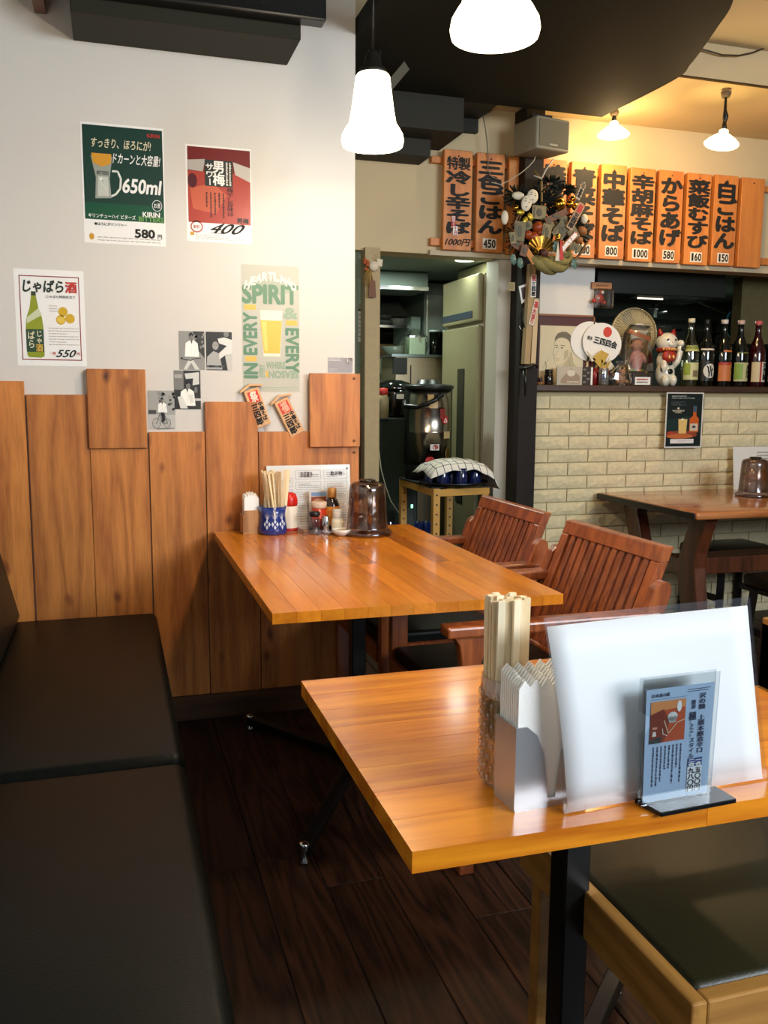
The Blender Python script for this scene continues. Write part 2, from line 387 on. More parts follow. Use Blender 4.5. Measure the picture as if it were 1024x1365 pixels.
sh = tag(MB().box(1.968, 5.0, 3.95, 4.34, 1.216, 1.246).build('counter_shelf', wood('shelf_wood', '#2c1b12', '#46301f', 'X', .4), bevel=.003, bseg=1),
         'long dark brown shelf board on top of the pale brick wall', 'shelf')

# black suspended panel with curved edge, stepped black boxes, soffit
pts = [(.87, 3.735), (2.185, 3.75), (2.209, 3.24), (2.165, 3.07), (2.105, 2.91), (2.04, 2.75), (1.965, 2.58), (1.82, 2.38), (1.58, 2.17), (1.3, 1.95), (.95, 1.75), (.5, 1.62), (-.56, 1.55), (-.56, 2.72), (.87, 2.72)]
def smooth_poly(p, n=6):
    out = []
    for i in range(1, 12):
        a, b, c, d = (Vector(p[j]) for j in (i-1 if i > 1 else 1, i, i+1, min(i+2, 12)))
        for k in range(n):
            t = k/n; out.append(tuple(.5*((2*b)+(-a+c)*t+(2*a-5*b+4*c-d)*t*t+(-a+3*b-3*c+d)*t**3)))
    return [p[0]]+out+p[12:]
struct(MB().prism(smooth_poly(pts), (0, 0, 2.46), (1, 0, 0), (0, 1, 0), (0, 0, .06)).build('ceiling_panel', BLACKP))
struct(MB().box(.87, 1.665, 3.735, 4.0, 2.462, 2.52).box(.87, 1.666, 3.965, 4.0, 2.405, 2.462).box(.87, 1.486, 3.70, 4.0, 2.317, 2.458).box(.87, 1.388, 3.845, 4.0, 2.245, 2.317).build('ceiling_beam', mat('#23231a', .75)))
struct(MB().box(.87, 6, 3.33, 4.0, 2.522, ZC).build('ceiling_soffit', SOFFIT))
struct(MB().box(2.0, 6, 2.86, 3.33, 2.66, ZC).build('ceiling_step', mat('#c8b797', .85)))

# kitchen shell
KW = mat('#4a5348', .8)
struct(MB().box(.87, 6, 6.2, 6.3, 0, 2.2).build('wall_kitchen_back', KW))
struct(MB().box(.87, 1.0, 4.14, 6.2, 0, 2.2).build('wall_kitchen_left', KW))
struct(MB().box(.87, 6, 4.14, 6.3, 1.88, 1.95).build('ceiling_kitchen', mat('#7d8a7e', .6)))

# ================================================================== LIGHTING THINGS
SHADE = mat('#ffecc8', .5, emit=3.5); 
def pendant(x, y, zb, label):
    t = thing('pendant_lamp', label, 'lamp', (x, y, zb), group='bell shaped glass pendant lamps')
    m = MB(); m.lathe([(.046, .196), (.05, .19), (.055, .15), (.062, .10), (.069, .062), (.078, .05), (.0885, .032), (.0915, .015), (.088, 0), (.084, 0), (.087, .015), (.084, .03), (.074, .047), (.064, .06), (.058, .1), (.05, .15), (.042, .19)], (0, 0, 0), 32)
    m.build('glass_shade', SHADE, t, local=True)
    MB().lathe([(.046, .192), (.04, .21), (.026, .222), (.02, .25), (.012, .262), (.0, .264)], seg=20).build('lamp_cap', mat('#17150f', .5), t, local=True)
    MB().tube([(0, 0, .255), (0, 0, 2.50-zb)], .0035).build('cord', BLK, t, local=True)
    MB().ell((0, 0, .06), (.024, .024, .034)).build('bulb', mat('#fff0d0', .5, emit=8), t, local=True)
    l = bpy.data.lights.new('bulb_light', 'POINT'); l.energy = 13; l.color = (1, .84, .64); l.shadow_soft_size = .05
    o = bpy.data.objects.new('bulb_light', l); col.objects.link(o); o.parent = t; o.location = (0, 0, -.035)
pendant(.748, 2.57, 1.913, 'glowing glass pendant lamp hanging over the far table')
pendant(.763, 1.74, 1.915, 'glowing glass pendant lamp at the top of the picture, above the near table')
def spot(px, py, Y, label, tilt, en=9):
    c = onY(px, py, Y); t = thing('spot_lamp', label, 'lamp', c, group='small flared lamps under the soffit')
    ax = Vector(tilt)
    MB().lathe([(.0, .055), (.018, .055), (.02, .04), (.034, .032), (.06, .012), (.074, -.003), (.07, -.008), (.04, -.012), (.0, -.016)], seg=24, ax=ax).build('glass_shade', mat('#ffdf9a', .5, emit=14), t, local=True)
    tp = ax*.055; zc = 2.522-c.z
    MB().tube([tp, (tp.x, 0, .09)], [.013, .008]).build('socket', BLK, t, local=True)
    MB().tube([(tp.x, 0, .085), (tp.x+.004, 0, .11), (tp.x, 0, .14), (tp.x, 0, zc-.02)], [.007, .013, .007, .005]).build('stem', BLK, t, local=True)
    MB().lathe([(.016, zc-.035), (.022, zc-.02), (.022, zc-.012)], (tp.x, 0, 0)).build('plug', mat('#5a4a34', .5), t, local=True)
    l = bpy.data.lights.new('bulb_light', 'POINT'); l.energy = en; l.color = (1, .66, .32); l.shadow_soft_size = .04
    o = bpy.data.objects.new('bulb_light', l); col.objects.link(o); o.parent = t; o.location = (0, -.02, -.07)
spot(818, 179, 3.80, 'small glowing lamp beside the corner of the black ceiling panel', (0, 0, 1), 3.0)
spot(962, 191, 3.42, 'small glowing lamp on a long jointed stem, at the right', (.17, 0, .98), 10)
tag(MB().box(2.1, 5, 3.332, 3.345, 2.516, 2.522).build('lighting_track', mat('#4a3820', .7, spec=.1)), 'thin dark lighting track along the beige soffit', 'track')
cp = [onY(*p, 3.31) for p in ((905, 52), (925, 63), (945, 68), (962, 73), (985, 74), (1005, 70), (1024, 62), (1060, 50))]
tag(MB().tube(cp, .0035).build('hanging_cable', mat('#3a2c1b', .5)), 'thin dark cable sagging along the beige ceiling step', 'cable')
# fan blade behind the pendant
t = thing('ceiling_fan', 'dark ceiling fan blade showing behind the far pendant lamp', 'fan', onY(505, 100, 3.3))
a, b = onY(517, 117, 3.3), onY(542, 87, 3.3)
MB().bar(a, b, .035, .006, (0, .8, .5)).build('blade', mat('#4a4638', .5), t)
MB().lathe([(.0, -.05), (.045, -.04), (.05, 0), (.03, .03), (.02, .06)], onY(505, 112, 3.3), 16).build('hub', BLKM, t)
MB().tube([onY(505, 107, 3.3), (onY(505, 107, 3.3).x, 3.3, 2.46)], .009).build('rod', BLKM, t)

# air conditioner shelf at top left
t = thing('air_conditioner', 'black box air conditioner mounted high on the white wall', 'air conditioner', (.27, 3.05, 2.33))
MB().box(-.085, .62, 2.965, YB-.0005, 2.33, 2.46).build('lower_case', mat('#2b2a20', .6, spec=.2), t, bevel=.003, bseg=1)
MB().box(-.13, .69, 2.90, 2.963, 2.372, 2.46).build('louvre_case', mat('#0d0d0a', .3), t, bevel=.006, bseg=2)
for k in range(3): MB().box(.0+k*.17, .15+k*.17, 2.893, 2.899, 2.405, 2.425).build('louvre', mat('#1e1d18', .2), t, bevel=.001, bseg=1)
MB().box(-.16, .70, 2.73, 2.97, 2.462, 2.62).build('upper_case', mat('#3b2c20', .5), t, bevel=.003, bseg=1)
MB().box(-.2, -.165, 3.05, YB-.0005, 2.40, 2.6).build('bracket', mat('#6a4a3a', .6), t)

# ================================================================== FURNITURE
# leather bench along the left wall
for y0, y1, lb in ((1.852, 3.165, 'black leather bench section along the left wall, far one against the cedar planks'), (-.15, 1.848, 'black leather bench section along the left wall, near one in the foreground')):
    t = thing('upholstered_bench', lb, 'bench', (-.2, (y0+y1)/2, 0), group='black leather bench')
    MB().box(-.44, .125, y0, y1, .27, .42 if y0 > 1 else .415).build('cushion', LEATHER, t, bevel=.028, bseg=5)
    MB().box(-.44, .085, y0+.01, y1, .0, .275).build('base', BLKM, t)
    m = MB().hexa([(-.46, y0, .425), (-.325, y0, .425), (-.325, y1, .425), (-.46, y1, .425)], [(-.54, y0, .88), (-.43, y0, .88), (-.43, y1, .88), (-.54, y1, .88)])
    m.build('backrest', LEATHER, t, bevel=.02, bseg=5)

# tables
def table(label, x0, x1, y0, y1, zt, along, W, staves, post, feet):
    t = thing('dining_table', label, 'table', ((x0+x1)/2, (y0+y1)/2, 0), group='varnished wooden tables')
    th = .026; n = staves; g = .0003
    lo, hi, a, b = (x0, x1, y0, y1) if along == 'Y' else (y0, y1, x0, x1)
    wd = (hi-lo)/n
    for i in range(n):
        p = a; cuts = []
        while p < b-.001:
            q = p+random.uniform(.35, .75)
            if b-q < .2: q = b
            q = min(q, b); cuts.append((p, q)); p = q
        for p, q in cuts:
            m = MB()
            if along == 'Y': m.box(lo+i*wd+g, lo+(i+1)*wd-g, p+g, q-g, zt-th, zt)
            else: m.box(p+g, q-g, lo+i*wd+g, lo+(i+1)*wd-g, zt-th, zt)
            m.build('stave', W, t)
    MB().box(x0+.004, x1-.004, y0+.004, y1-.004, zt-th+.002, zt-.002).build('core', W, t)
    px_, py_ = post
    m = MB(); m.box(px_-.022, px_+.022, py_-.025, py_+.025, .04, zt-th-.004); m.build('pedestal', BLK, t, bevel=.003, bseg=1)
    MB().box(px_-.18, px_+.18, py_-.15, py_+.15, zt-th-.006, zt-th).build('mounting_plate', BLKM, t)
    for fx, fy in feet:
        MB().hexa([(px_-.02, py_-.02, .03), (px_+.02, py_-.02, .03), (px_+.02, py_+.02, .03), (px_-.02, py_+.02, .03)], [(px_-.02, py_-.02, .07), (px_+.02, py_-.02, .07), (px_+.02, py_+.02, .07), (px_-.02, py_+.02, .07)])
        f = MB().bar((px_, py_, .055), (fx, fy, .035), .035, .03).build('foot', BLK, t, bevel=.004)
        MB().lathe([(.014, 0), (.016, .006), (.009, .012), (.009, .03), (.016, .05), (.012, .056), (0, .058)], (fx, fy, 0), 14).build('levelling_cap', CHROME, f)
    return t
table('long varnished table against the cedar wall under the far pendant lamp', .331, 1.072, 1.937, 3.164, .70, 'Y', TABLEW_Y, 13, (.70, 2.55), ((.43, 2.08), (.97, 2.08), (.43, 3.02), (.97, 3.02)))
table('varnished table in the foreground with menus and chopsticks on it', .298, 1.05, .855, 1.456, .70, 'X', TABLEW_X, 8, (.665, 1.15), ((.5, .9), (.88, .9), (.5, 1.33), (.935, 1.42)))

# slatted armchairs, facing the far table
def armchair(label, loc):
    t = thing('slatted_armchair', label, 'chair', loc, group='reddish slatted wooden armchairs')
    W = .262; bx0, bx1 = .045, .20     # backrest x at seat and at top
    def bxz(z): return bx0+(bx1-bx0)*(z-.40)/.40
    def bk(y0, y1, z0, z1, th, nm, mt=CHERRY, par=t, off=0):
        m = MB(); a0, a1 = bxz(z0)+off, bxz(z1)+off
        m.hexa([(a0, y0, z0), (a0+th, y0, z0), (a0+th, y1, z0), (a0, y1, z0)], [(a1, y0, z1), (a1+th, y0, z1), (a1+th, y1, z1), (a1, y1, z1)])
        return m.build(nm, mt, par, bevel=.003, bseg=1, local=True)
    bk(-W, W, .764, .805, .030, 'top_rail')
    bk(-W, -W+.040, .40, .764, .030, 'stile'); bk(W-.040, W, .40, .764, .030, 'stile')
    bk(-W+.045, W-.045, .40, .44, .024, 'bottom_rail')
    n = 11; pw = (2*W-.09)/n
    for k in range(n):
        y = -W+.045+k*pw+.008; bk(y, y+pw-.0155, .438, .766, .018, 'slat', off=.005)
    for s in (-1, 1):
        y = s*.282
        # rear leg, leaning, rounded at the top
        pr = [(.06, 0), (.105, 0), (.105, .42), (.205, .69), (.203, .712), (.19, .722), (.172, .72), (.155, .705), (.055, .42)]
        MB().prism(pr, (0, y-.017, 0), (1, 0, 0), (0, 0, 1), (0, .034, 0)).build('leg', CHERRY, t, bevel=.003, bseg=1, local=True)
        # front leg flaring into the arm
        pr = [(-.375, 0), (-.335, 0), (-.325, .42), (-.325, .55), (-.31, .595), (-.285, .617), (-.40, .617), (-.385, .595), (-.378, .55), (-.378, .42)]
        MB().prism(pr, (0, y-.016, 0), (1, 0, 0), (0, 0, 1), (0, .032, 0)).build('leg', CHERRY, t, bevel=.003, bseg=1, local=True)
        MB().box(-.420, .17, y-.03, y+.03, .617, .645).build('armrest', CHERRY, t, bevel=.006, bseg=2, local=True)
        MB().box(-.35, .13, y-.013, y+.013, .35, .40).build('side_rail', CHERRY, t, bevel=.002, bseg=1, local=True)
    MB().box(-.37, .06, -.268, .268, .385, .435).build('seat', LEATHER, t, bevel=.015, bseg=3, local=True)
    MB().box(-.385, -.36, -.27, .27, .34, .40).build('front_rail', CHERRY, t, bevel=.002, bseg=1, local=True)
    return t
ch = armchair('reddish slatted armchair nearer the viewer, its back to the brick wall', (1.165, 2.205, 0))
c2 = copy_tree(ch); c2.location = (1.165, 2.885, 0); c2['label'] = 'reddish slatted armchair farther back, beside the kitchen doorway'

# foreground chair with dark seat in a pale frame
t = thing('low_armchair', 'pale wooden chair with black leather seat at the bottom right corner', 'chair', (.95, 1.1, 0))
MB().box(.678, .702, .858, 1.352, .352, .432).build('side_rail', PALEW, t, bevel=.003)
MB().box(.7025, 1.17, .858, .884, .352, .432).build('front_rail', wood('pale_frame_cross', '#8d5f2a', '#b5823f', 'X', .4, coat=.3, vary=.03), t, bevel=.003)
MB().box(.7025, 1.17, 1.325, 1.352, .352, .432).build('front_rail', PALEW, t, bevel=.003)
MB().box(.7, 1.175, .882, 1.327, .385, .436).build('seat', mat('#26240f', .42, bump=.12, bscale=300, spec=.6), t, bevel=.012, bseg=4)
for x, y in ((.679, .86), (.703, 1.318), (1.175, .86), (1.175, 1.318)): MB().box(x, x+.032, y, y+.033, 0, .352 if (x < 1 and y < 1) else .62 if x < 1 else .78).build('leg', PALEW, t, bevel=.003)
MB().box(.678, 1.18, 1.318, 1.354, .62, .645).build('armrest', PALEW, t, bevel=.004)
MB().box(1.175, 1.21, .908, 1.36, .62, .78).build('backrest', LEATHER, t, bevel=.012, bseg=3)

# dark table with the K-shaped trestle by the brick wall
t = thing('trestle_table', 'dark edged table with orange brown top beside the brick wall', 'table', (3.0, 3.6, 0))
MB().box(2.372, 3.9, 3.155, 3.975, .667, .70).build('tabletop', [DTOP], t, bevel=.012, bseg=3)
MB().box(2.364, 2.3725, 3.165, 3.965, .667, .698).build('edge_band', mat('#1c120c', .4), t, bevel=.004, bseg=2)
for x in (2.5, 3.75):
    near = [(3.236, 0), (3.315, 0), (3.42, .42), (3.345, .62), (3.36, .667), (3.215, .667), (3.275, .50), (3.285, .43), (3.225, .1)]
    MB().prism([(y, z) for y, z in near], (x-.03, 0, 0), (0, 1, 0), (0, 0, 1), (.06, 0, 0)).build('leg', DARKW, t, bevel=.003, bseg=1)
    far = [(7.1-y, z) for y, z in near]
    MB().prism(far, (x-.03, 0, 0), (0, 1, 0), (0, 0, 1), (.06, 0, 0)).build('leg', DARKW, t, bevel=.003, bseg=1)
    MB().box(x-.028, x+.028, 3.38, 3.72, .385, .455).build('cross_rail', DARKW, t, bevel=.003, bseg=1)
MB().box(2.54, 3.72, 3.48, 3.64, .35, .43).build('stretcher', DARKW, t, bevel=.005)
def stool(label, loc):
    t = thing('dark_stool', label, 'stool', loc, group='dark stools at the trestle table')
    MB().box(-.2, .2, -.17, .17, .36, .42).build('seat', mat('#17110c', .35), t, bevel=.018, bseg=4, local=True)
    for sx in (-1, 1):
        for sy in (-1, 1): MB().bar((sx*.185, sy*.155, 0), (sx*.16, sy*.13, .37), .035, .035).build('leg', mat('#120d0a', .5), t, local=True)
        MB().box(sx*.17-.01, sx*.17+.01, -.13, .13, .15, .18).build('stretcher', mat('#120d0a', .5), t, local=True)
    return t
stool('dark low stool in front of the trestle table at the right edge', (2.85, 3.02, 0))
stool('dark low stool behind the trestle table, against the bricks', (3.1, 3.82, 0))

# ================================================================== PAPER ON THE POSTER WALL
dk = lambda h, r=.5: mat(h, r)
GRN = dk('#12352a', .35); WHP = dk('#e9e7e2'); GOLDP = dk('#c79a3c'); CRM = dk('#d8cfae')
# 1 dark green drink poster
t, S = wall_sheet('drink_poster', 'dark green poster with a beer mug, 650ml and 580 yen', 'poster', 106.5, 161.5, 221.5, 329, YB)
S.rect(.02, .02, .985, .80, GRN)
S.rect(.02, .66, .985, .80, dk('#0c4a30', .35), 2)
S.text('KIRIN', .80, .055, .95, .085, RED, bold=.02)
S.text('すっきり、ほろにが!', .12, .12, .84, .20, CRM, bold=.012, shear=.02)
S.text('ドカーンと大容量!', .38, .235, .95, .325, WHP, bold=.012, shear=.03)
S.poly([(.11, .27), (.37, .27), (.33, .45), (.345, .615), (.15, .625), (.165, .45)], dk('#8f958a'), 2)
S.poly([(.12, .25), (.36, .25), (.35, .33), (.24, .36), (.135, .33)], dk('#c98f1c'), 4)
S.poly([(.19, .44), (.31, .44), (.32, .60), (.18, .605)], dk('#b9bdb2'), 3)
for k in range(6): S.poly([(.2+.02*k, .46+.022*k), (.235+.012*k, .445+.022*k), (.25+.01*k, .49+.02*k)], dk('#dfe2da'), 4)
S.line([(.36, .39), (.43, .39), (.465, .45), (.455, .53), (.40, .58), (.345, .60)], .0065, dk('#d5d8d0'), 4)
S.text('BITTERS', .18, .395, .32, .425, dk('#4b4f48'), 5, bold=.01)
S.text('650ml', .49, .445, .95, .56, WHP, bold=.03, shear=.05)
S.oval(.90, .655, .062, .048, WHP, 3, n=24); S.oval(.90, .655, .056, .043, GRN, 4, n=24)
S.text('お酒', .862, .635, .938, .675, WHP, 5, bold=.015)
S.text('KIRIN', .72, .715, .93, .755, WHP, bold=.03); S.text('BITTERS', .67, .755, .975, .795, dk('#6a9a4c'), bold=.025)
S.text('キリンチューハイ ビターズ', .06, .75, .63, .785, WHP, bold=.015)
S.text('●ほろにがジンジャー', .13, .822, .52, .85, INK, bold=.01)
S.text('580', .62, .865, .86, .935, INK, bold=.035); S.text('円', .90, .90, .95, .94, INK, bold=.02)
S.oval(.09, .945, .03, .028, dk('#c4912c'), 2); S.scribble(.16, .935, .93, .985, 2, dk('#aaa69d'), fill=.35)
S.done(t)
# 2 red plum drink poster
t, S = wall_sheet('drink_poster', 'dark red poster of a drink with handwritten 400', 'poster', 246.5, 191.5, 336, 326, YB)
S.rect(.03, .02, .985, .80, dk('#6d1c16', .3)); S.rect(.03, .27, .985, .80, dk('#a3392a', .3), 2)
S.poly([(.03, .16), (.3, .14), (.26, .27), (.03, .26)], dk('#a9a39c'), 3); S.poly([(.72, .15), (.985, .2), (.985, .35), (.75, .28)], dk('#b9b3ab'), 3)
S.oval(.10, .37, .07, .075, dk('#4c0f14', .3), 4); S.poly([(.06, .45), (.4, .38), (.62, .50), (.45, .7), (.1, .66)], dk('#bc5a3e', .3), 3)
S.rect(.29, .145, .71, .415, dk('#13201b'), 5)
S.vtext('男梅', .41, .15, .59, .41, WHP, 6, bold=.03); S.vtext('サワー', .30, .18, .42, .41, WHP, 6, bold=.02)
S.scribble(.60, .16, .70, .40, 2, dk('#cfcabd'), 6, vertical=True)
S.vtext('梅干し旨味は', .62, .42, .72, .72, dk('#2c0b0b'), 6, bold=.01); S.scribble(.28, .48, .60, .74, 5, dk('#3a0f0d'), 6, vertical=True, fill=.4)
S.text('男梅', .77, .73, .95, .785, dk('#221a14'), 6, bold=.03)
S.oval(.15, .845, .095, .062, dk('#b25a4c'), 2); S.oval(.15, .845, .075, .048, WHP, 3); S.text('梅の香り', .10, .825, .20, .865, dk('#b25a4c'), 4, bold=.02)
S.text('400', .38, .80, .86, .905, INK, 4, bold=.015, shear=.28); S.line([(.36, .90), (.56, .905)], .0012, INK, 4)
S.rect(.05, .90, .11, .935, dk('#c4912c'), 2); S.scribble(.13, .92, .95, .98, 3, dk('#a9a49a'), fill=.35)
S.done(t)
# 3 sake poster with red border
t, S = wall_sheet('sake_poster', 'white poster with green bottle, yellow citrus and 550 in a red border', 'poster', 17.5, 357.5, 116, 488.5, YB)
for q in ((.07, .065, .93, .075), (.07, .93, .93, .94), (.07, .065, .083, .94), (.917, .065, .93, .94)): S.rect(*q, dk('#8f3038'), 2)
S.text('じゃばら', .13, .11, .70, .235, dk('#1d2c1f'), bold=.035, shear=.04); S.text('酒', .73, .12, .89, .23, RED, bold=.04)
S.text('じゃばら特別仕立て', .45, .262, .87, .29, INK, bold=.01)
bo = [(.235, .23), (.30, .23), (.305, .29), (.33, .40), (.375, .50), (.39, .60), (.39, .90), (.34, .915), (.17, .91), (.145, .89), (.14, .60), (.155, .50), (.205, .40), (.23, .29)]
S.poly(bo, dk('#8b9527', .3), 2); S.rect(.235, .228, .30, .27, dk('#2e3a22'), 3); S.poly([(.155, .50), (.33, .40), (.375, .47), (.16, .56)], dk('#c2c9a6'), 3)
S.rect(.14, .62, .39, .855, dk('#23442c'), 4); S.vtext('じゃ', .28, .63, .37, .77, CRM, 5, bold=.02); S.vtext('ばら', .16, .64, .26, .82, CRM, 5, bold=.02); S.text('酒', .27, .775, .37, .85, dk('#c9a33a'), 5, bold=.03)
for cx, cy in ((.68, .43), (.78, .50), (.645, .515)): S.oval(cx, cy, .068, .05, dk('#c9a21d'), 2)
S.oval(.645, .515, .052, .038, dk('#d8bb4a'), 3); S.scribble(.48, .36, .60, .44, 3, dk('#a59f95'), fill=.3)
S.scribble(.46, .59, .90, .79, 7, dk('#9a968f'), fill=.28)
S.text('一杯', .47, .85, .555, .885, RED, bold=.02); S.text('550', .58, .83, .84, .905, INK, bold=.02, shear=.2); S.text('円', .86, .855, .90, .885, RED, bold=.02)
S.done(t)
# 4 tall beer poster
t, S = wall_sheet('beer_poster', 'tall pale poster with green lettering SPIRIT IN EVERY SEASON around a glass of beer', 'poster', 321.5, 352, 399.6, 523, YB, paper=mat('#b7b7aa', .6))
LG = dk('#5c8467'); LG2 = dk('#8fa58c'); CR2 = dk('#dedccf'); YB2 = dk('#d6b04a')
S.oval(.5, .17, .40, .065, dk('#a4aa98'), 1)
for i, chx in enumerate('HEARTLAND'):
    a = (i-4)/4; cx = .5+a*.40; cy = .075+.07*a*a; S.text(chx, cx-.042, cy-.02, cx+.042, cy+.04, CR2, 5, bold=.06, shear=-.4*a)
S.text('SPIRIT', .02, .155, .97, .295, LG, bold=.045)
S.text('IN', .03, .775, .25, .885, LG, bold=.05, rot=90); S.text('EVERY', .03, .375, .25, .70, LG, bold=.04, rot=90)
S.text('&', .73, .33, .96, .41, LG2, bold=.04); S.text('EVERY', .76, .49, .98, .84, LG, bold=.04, rot=-90)
S.text('EVERY', .29, .78, .38, .88, LG2, bold=.03, rot=90); S.text('WHERE', .41, .76, .74, .81, LG2, bold=.04); S.text('SEASON', .45, .83, .97, .885, LG2, bold=.04, rot=180)
for q in ((.04, .31, .24, .35), (.05, .715, .24, .755), (.76, .425, .96, .465), (.40, .83, .45, .88)): S.rect(*q, YB2, 2)
S.poly([(.31, .35), (.70, .35), (.655, .715), (.365, .715)], dk('#dcd7c4', .3), 2); S.poly([(.315, .43), (.69, .43), (.652, .69), (.37, .69)], dk('#dfb23c', .3), 3)
S.poly([(.33, .44), (.42, .44), (.44, .67), (.385, .67)], dk('#e8c661', .3), 4)
S.scribble(.32, .955, .97, .985, 2, LG2, fill=.3)
S.done(t)
# black and white photographs
def bw_photo(label, q, fn):
    t, S = wall_sheet('photograph', label, 'photo', *q, YB, paper=mat('#b9bab6', .35, coat=.3), group='black and white photographs')
    fn(S); S.done(t)
g = lambda v: dk('#%02x%02x%02x' % (v, v, int(v*.97)), .35)
def man(S, cx, top, sc_, shirt=240, head=120, lean=0):
    S.poly([(cx-.26*sc_, top+.62*sc_), (cx-.22*sc_, top+.27*sc_), (cx-.06*sc_, top+.20*sc_), (cx+.08*sc_, top+.19*sc_), (cx+.25*sc_, top+.27*sc_), (cx+.30*sc_, top+.62*sc_)], g(shirt), 4)
    S.poly([(cx-.04*sc_, top+.19*sc_), (cx+.06*sc_, top+.19*sc_), (cx+.02*sc_, top+.30*sc_)], g(head-20), 5)
    S.oval(cx+lean, top+.12*sc_, .075*sc_, .085*sc_, g(head), 5); S.poly([(cx-.08*sc_+lean, top+.10*sc_), (cx-.07*sc_+lean, top+.02*sc_), (cx+.0*sc_+lean, top-.01*sc_), (cx+.08*sc_+lean, top+.03*sc_), (cx+.085*sc_+lean, top+.10*sc_), (cx+.02*sc_+lean, top+.065*sc_)], g(25), 6)
    for dx in (-.03, .03): S.oval(cx+dx*sc_+lean, top+.115*sc_, .010*sc_, .006*sc_, g(40), 6, n=8)
    S.line([(cx-.02*sc_+lean, top+.165*sc_), (cx+.025*sc_+lean, top+.165*sc_)], .0006, g(60), 6)
    S.line([(cx, top+.3*sc_), (cx+.01*sc_, top+.58*sc_)], .0006, g(shirt-45), 6); S.line([(cx+.2*sc_, top+.36*sc_), (cx+.12*sc_, top+.55*sc_)], .0008, g(shirt-50), 6)
def ph1(S):
    S.rect(.0, 0, 1, 1, g(140)); S.poly([(.55, 0), (1, 0), (1, .7), (.75, .5)], g(55), 2)
    for k in range(14): S.oval(random.uniform(.6, 1), random.uniform(.05, .6), .05, .04, g(random.choice((70, 120, 150))), 3, n=8)
    man(S, .48, .04, 1.0); S.line([(.1, .72), (.45, .76), (.62, .70), (.85, .70)], .0022, g(30), 7); S.oval(.10, .70, .04, .025, g(25), 7)
    S.poly([(.35, .75), (.55, .75), (.78, .99), (.6, .99), (.46, .82), (.3, .99), (.16, .99)], g(205), 6)
def ph2(S):
    S.rect(0, 0, 1, 1, g(38)); S.poly([(.0, .98), (.04, .65), (.28, .50), (.5, .56), (.62, .98)], g(165), 3); S.oval(.36, .36, .12, .11, g(150), 4)
    S.poly([(.45, .18), (.7, .14), (1, .2), (1, .56), (.7, .62), (.5, .72), (.5, .55), (.8, .36), (.5, .30)], g(215), 4); S.poly([(.72, .6), (1, .56), (1, 1), (.82, 1)], g(190), 4)
    S.oval(.78, .06, .10, .07, g(120), 4)
    for dx in (-.04, .04): S.oval(.36+dx, .35, .015, .01, g(50), 5, n=8)
    for k in range(9): S.oval(.05+.08*k, .90, .05, .03, g(random.choice((60, 90, 30))), 6, n=8)
def ph3(S):
    S.rect(0, 0, 1, 1, g(45)); S.rect(0, 0, .36, .5, g(120), 2); S.rect(.02, .1, .3, .2, g(160), 3); S.poly([(.4, .08), (.95, .04), (.95, .35), (.7, .38), (.72, .2), (.45, .22)], g(205), 3)
    S.rect(.78, .72, 1, .78, g(200), 3); S.oval(.82, .5, .06, .08, g(110), 3)
    man(S, .48, .26, 1.05, lean=.05); S.poly([(.12, .68), (.3, .66), (.5, .98), (.22, .98)], g(215), 6); S.poly([(.52, .62), (.70, .62), (.74, .82), (.62, .86), (.54, .7)], g(220), 6)
def ph4(S):
    S.rect(0, 0, 1, 1, g(160)); S.rect(0, .62, 1, 1, g(185), 2)
    for k in range(30): S.oval(random.uniform(.4, .98), random.uniform(.03, .5), .05, .035, g(random.choice((80, 110, 140))), 3, n=8)
    S.rect(.02, .5, .3, .6, g(70), 3); man(S, .52, .18, .62)
    for cx, r in ((.30, .14), (.70, .12)):
        pts_ = [(cx+r*math.cos(a*PI/10), .84+r*.95*math.sin(a*PI/10)) for a in range(21)]; S.line(pts_, .0012, g(20), 6)
        for a in range(6): S.line([(cx, .84), (cx+r*math.cos(a*PI/3), .84+r*.95*math.sin(a*PI/3))], .0004, g(60), 6)
    S.line([(.30, .84), (.42, .62), (.62, .64), (.70, .84), (.52, .84), (.42, .62)], .0014, g(15), 7); S.line([(.36, .58), (.46, .56)], .0014, g(15), 7)
    S.poly([(.46, .56), (.6, .56), (.62, .74), (.55, .82), (.5, .82), (.5, .7)], g(40), 6); S.line([(.3, .99), (.95, .97)], .002, g(60), 6)
bw_photo('black and white photo of a man in a white shirt holding handlebars', (238, 441, 273.3, 493.2), ph1)
bw_photo('dark photo of a man bowing in front of a figure in white', (274.2, 442, 309.8, 493.8), ph2)
bw_photo('black and white photo of a man in a white shirt leaning forward', (231.5, 493.6, 268, 545.5), ph3)
bw_photo('black and white photo of a man riding a bicycle', (196.5, 520.5, 234.2, 572.2), ph4)
# grey card with a hook
t, S = wall_sheet('grey_card', 'small grey card held by a hook above the upper right plank', 'card', 437, 476.5, 470, 497, YB, paper=mat('#8e8a8c', .4))
S.text('', .04, .06, .5, .13, WHP, bold=.02) if 0 else S.scribble(.03, .06, .55, .22, 2, WHP, fill=.4); S.scribble(.03, .72, .4, .92, 3, dk('#c9c5c4'), fill=.3); S.done(t)
hk = onY(466, 481, YB-.008)
MB().tube([hk+Vector((.010*math.cos(a), -.002*a, .010*math.sin(a))) for a in [k*.45 for k in range(12)]], .0016, 6).build('hook', CHROME, t)
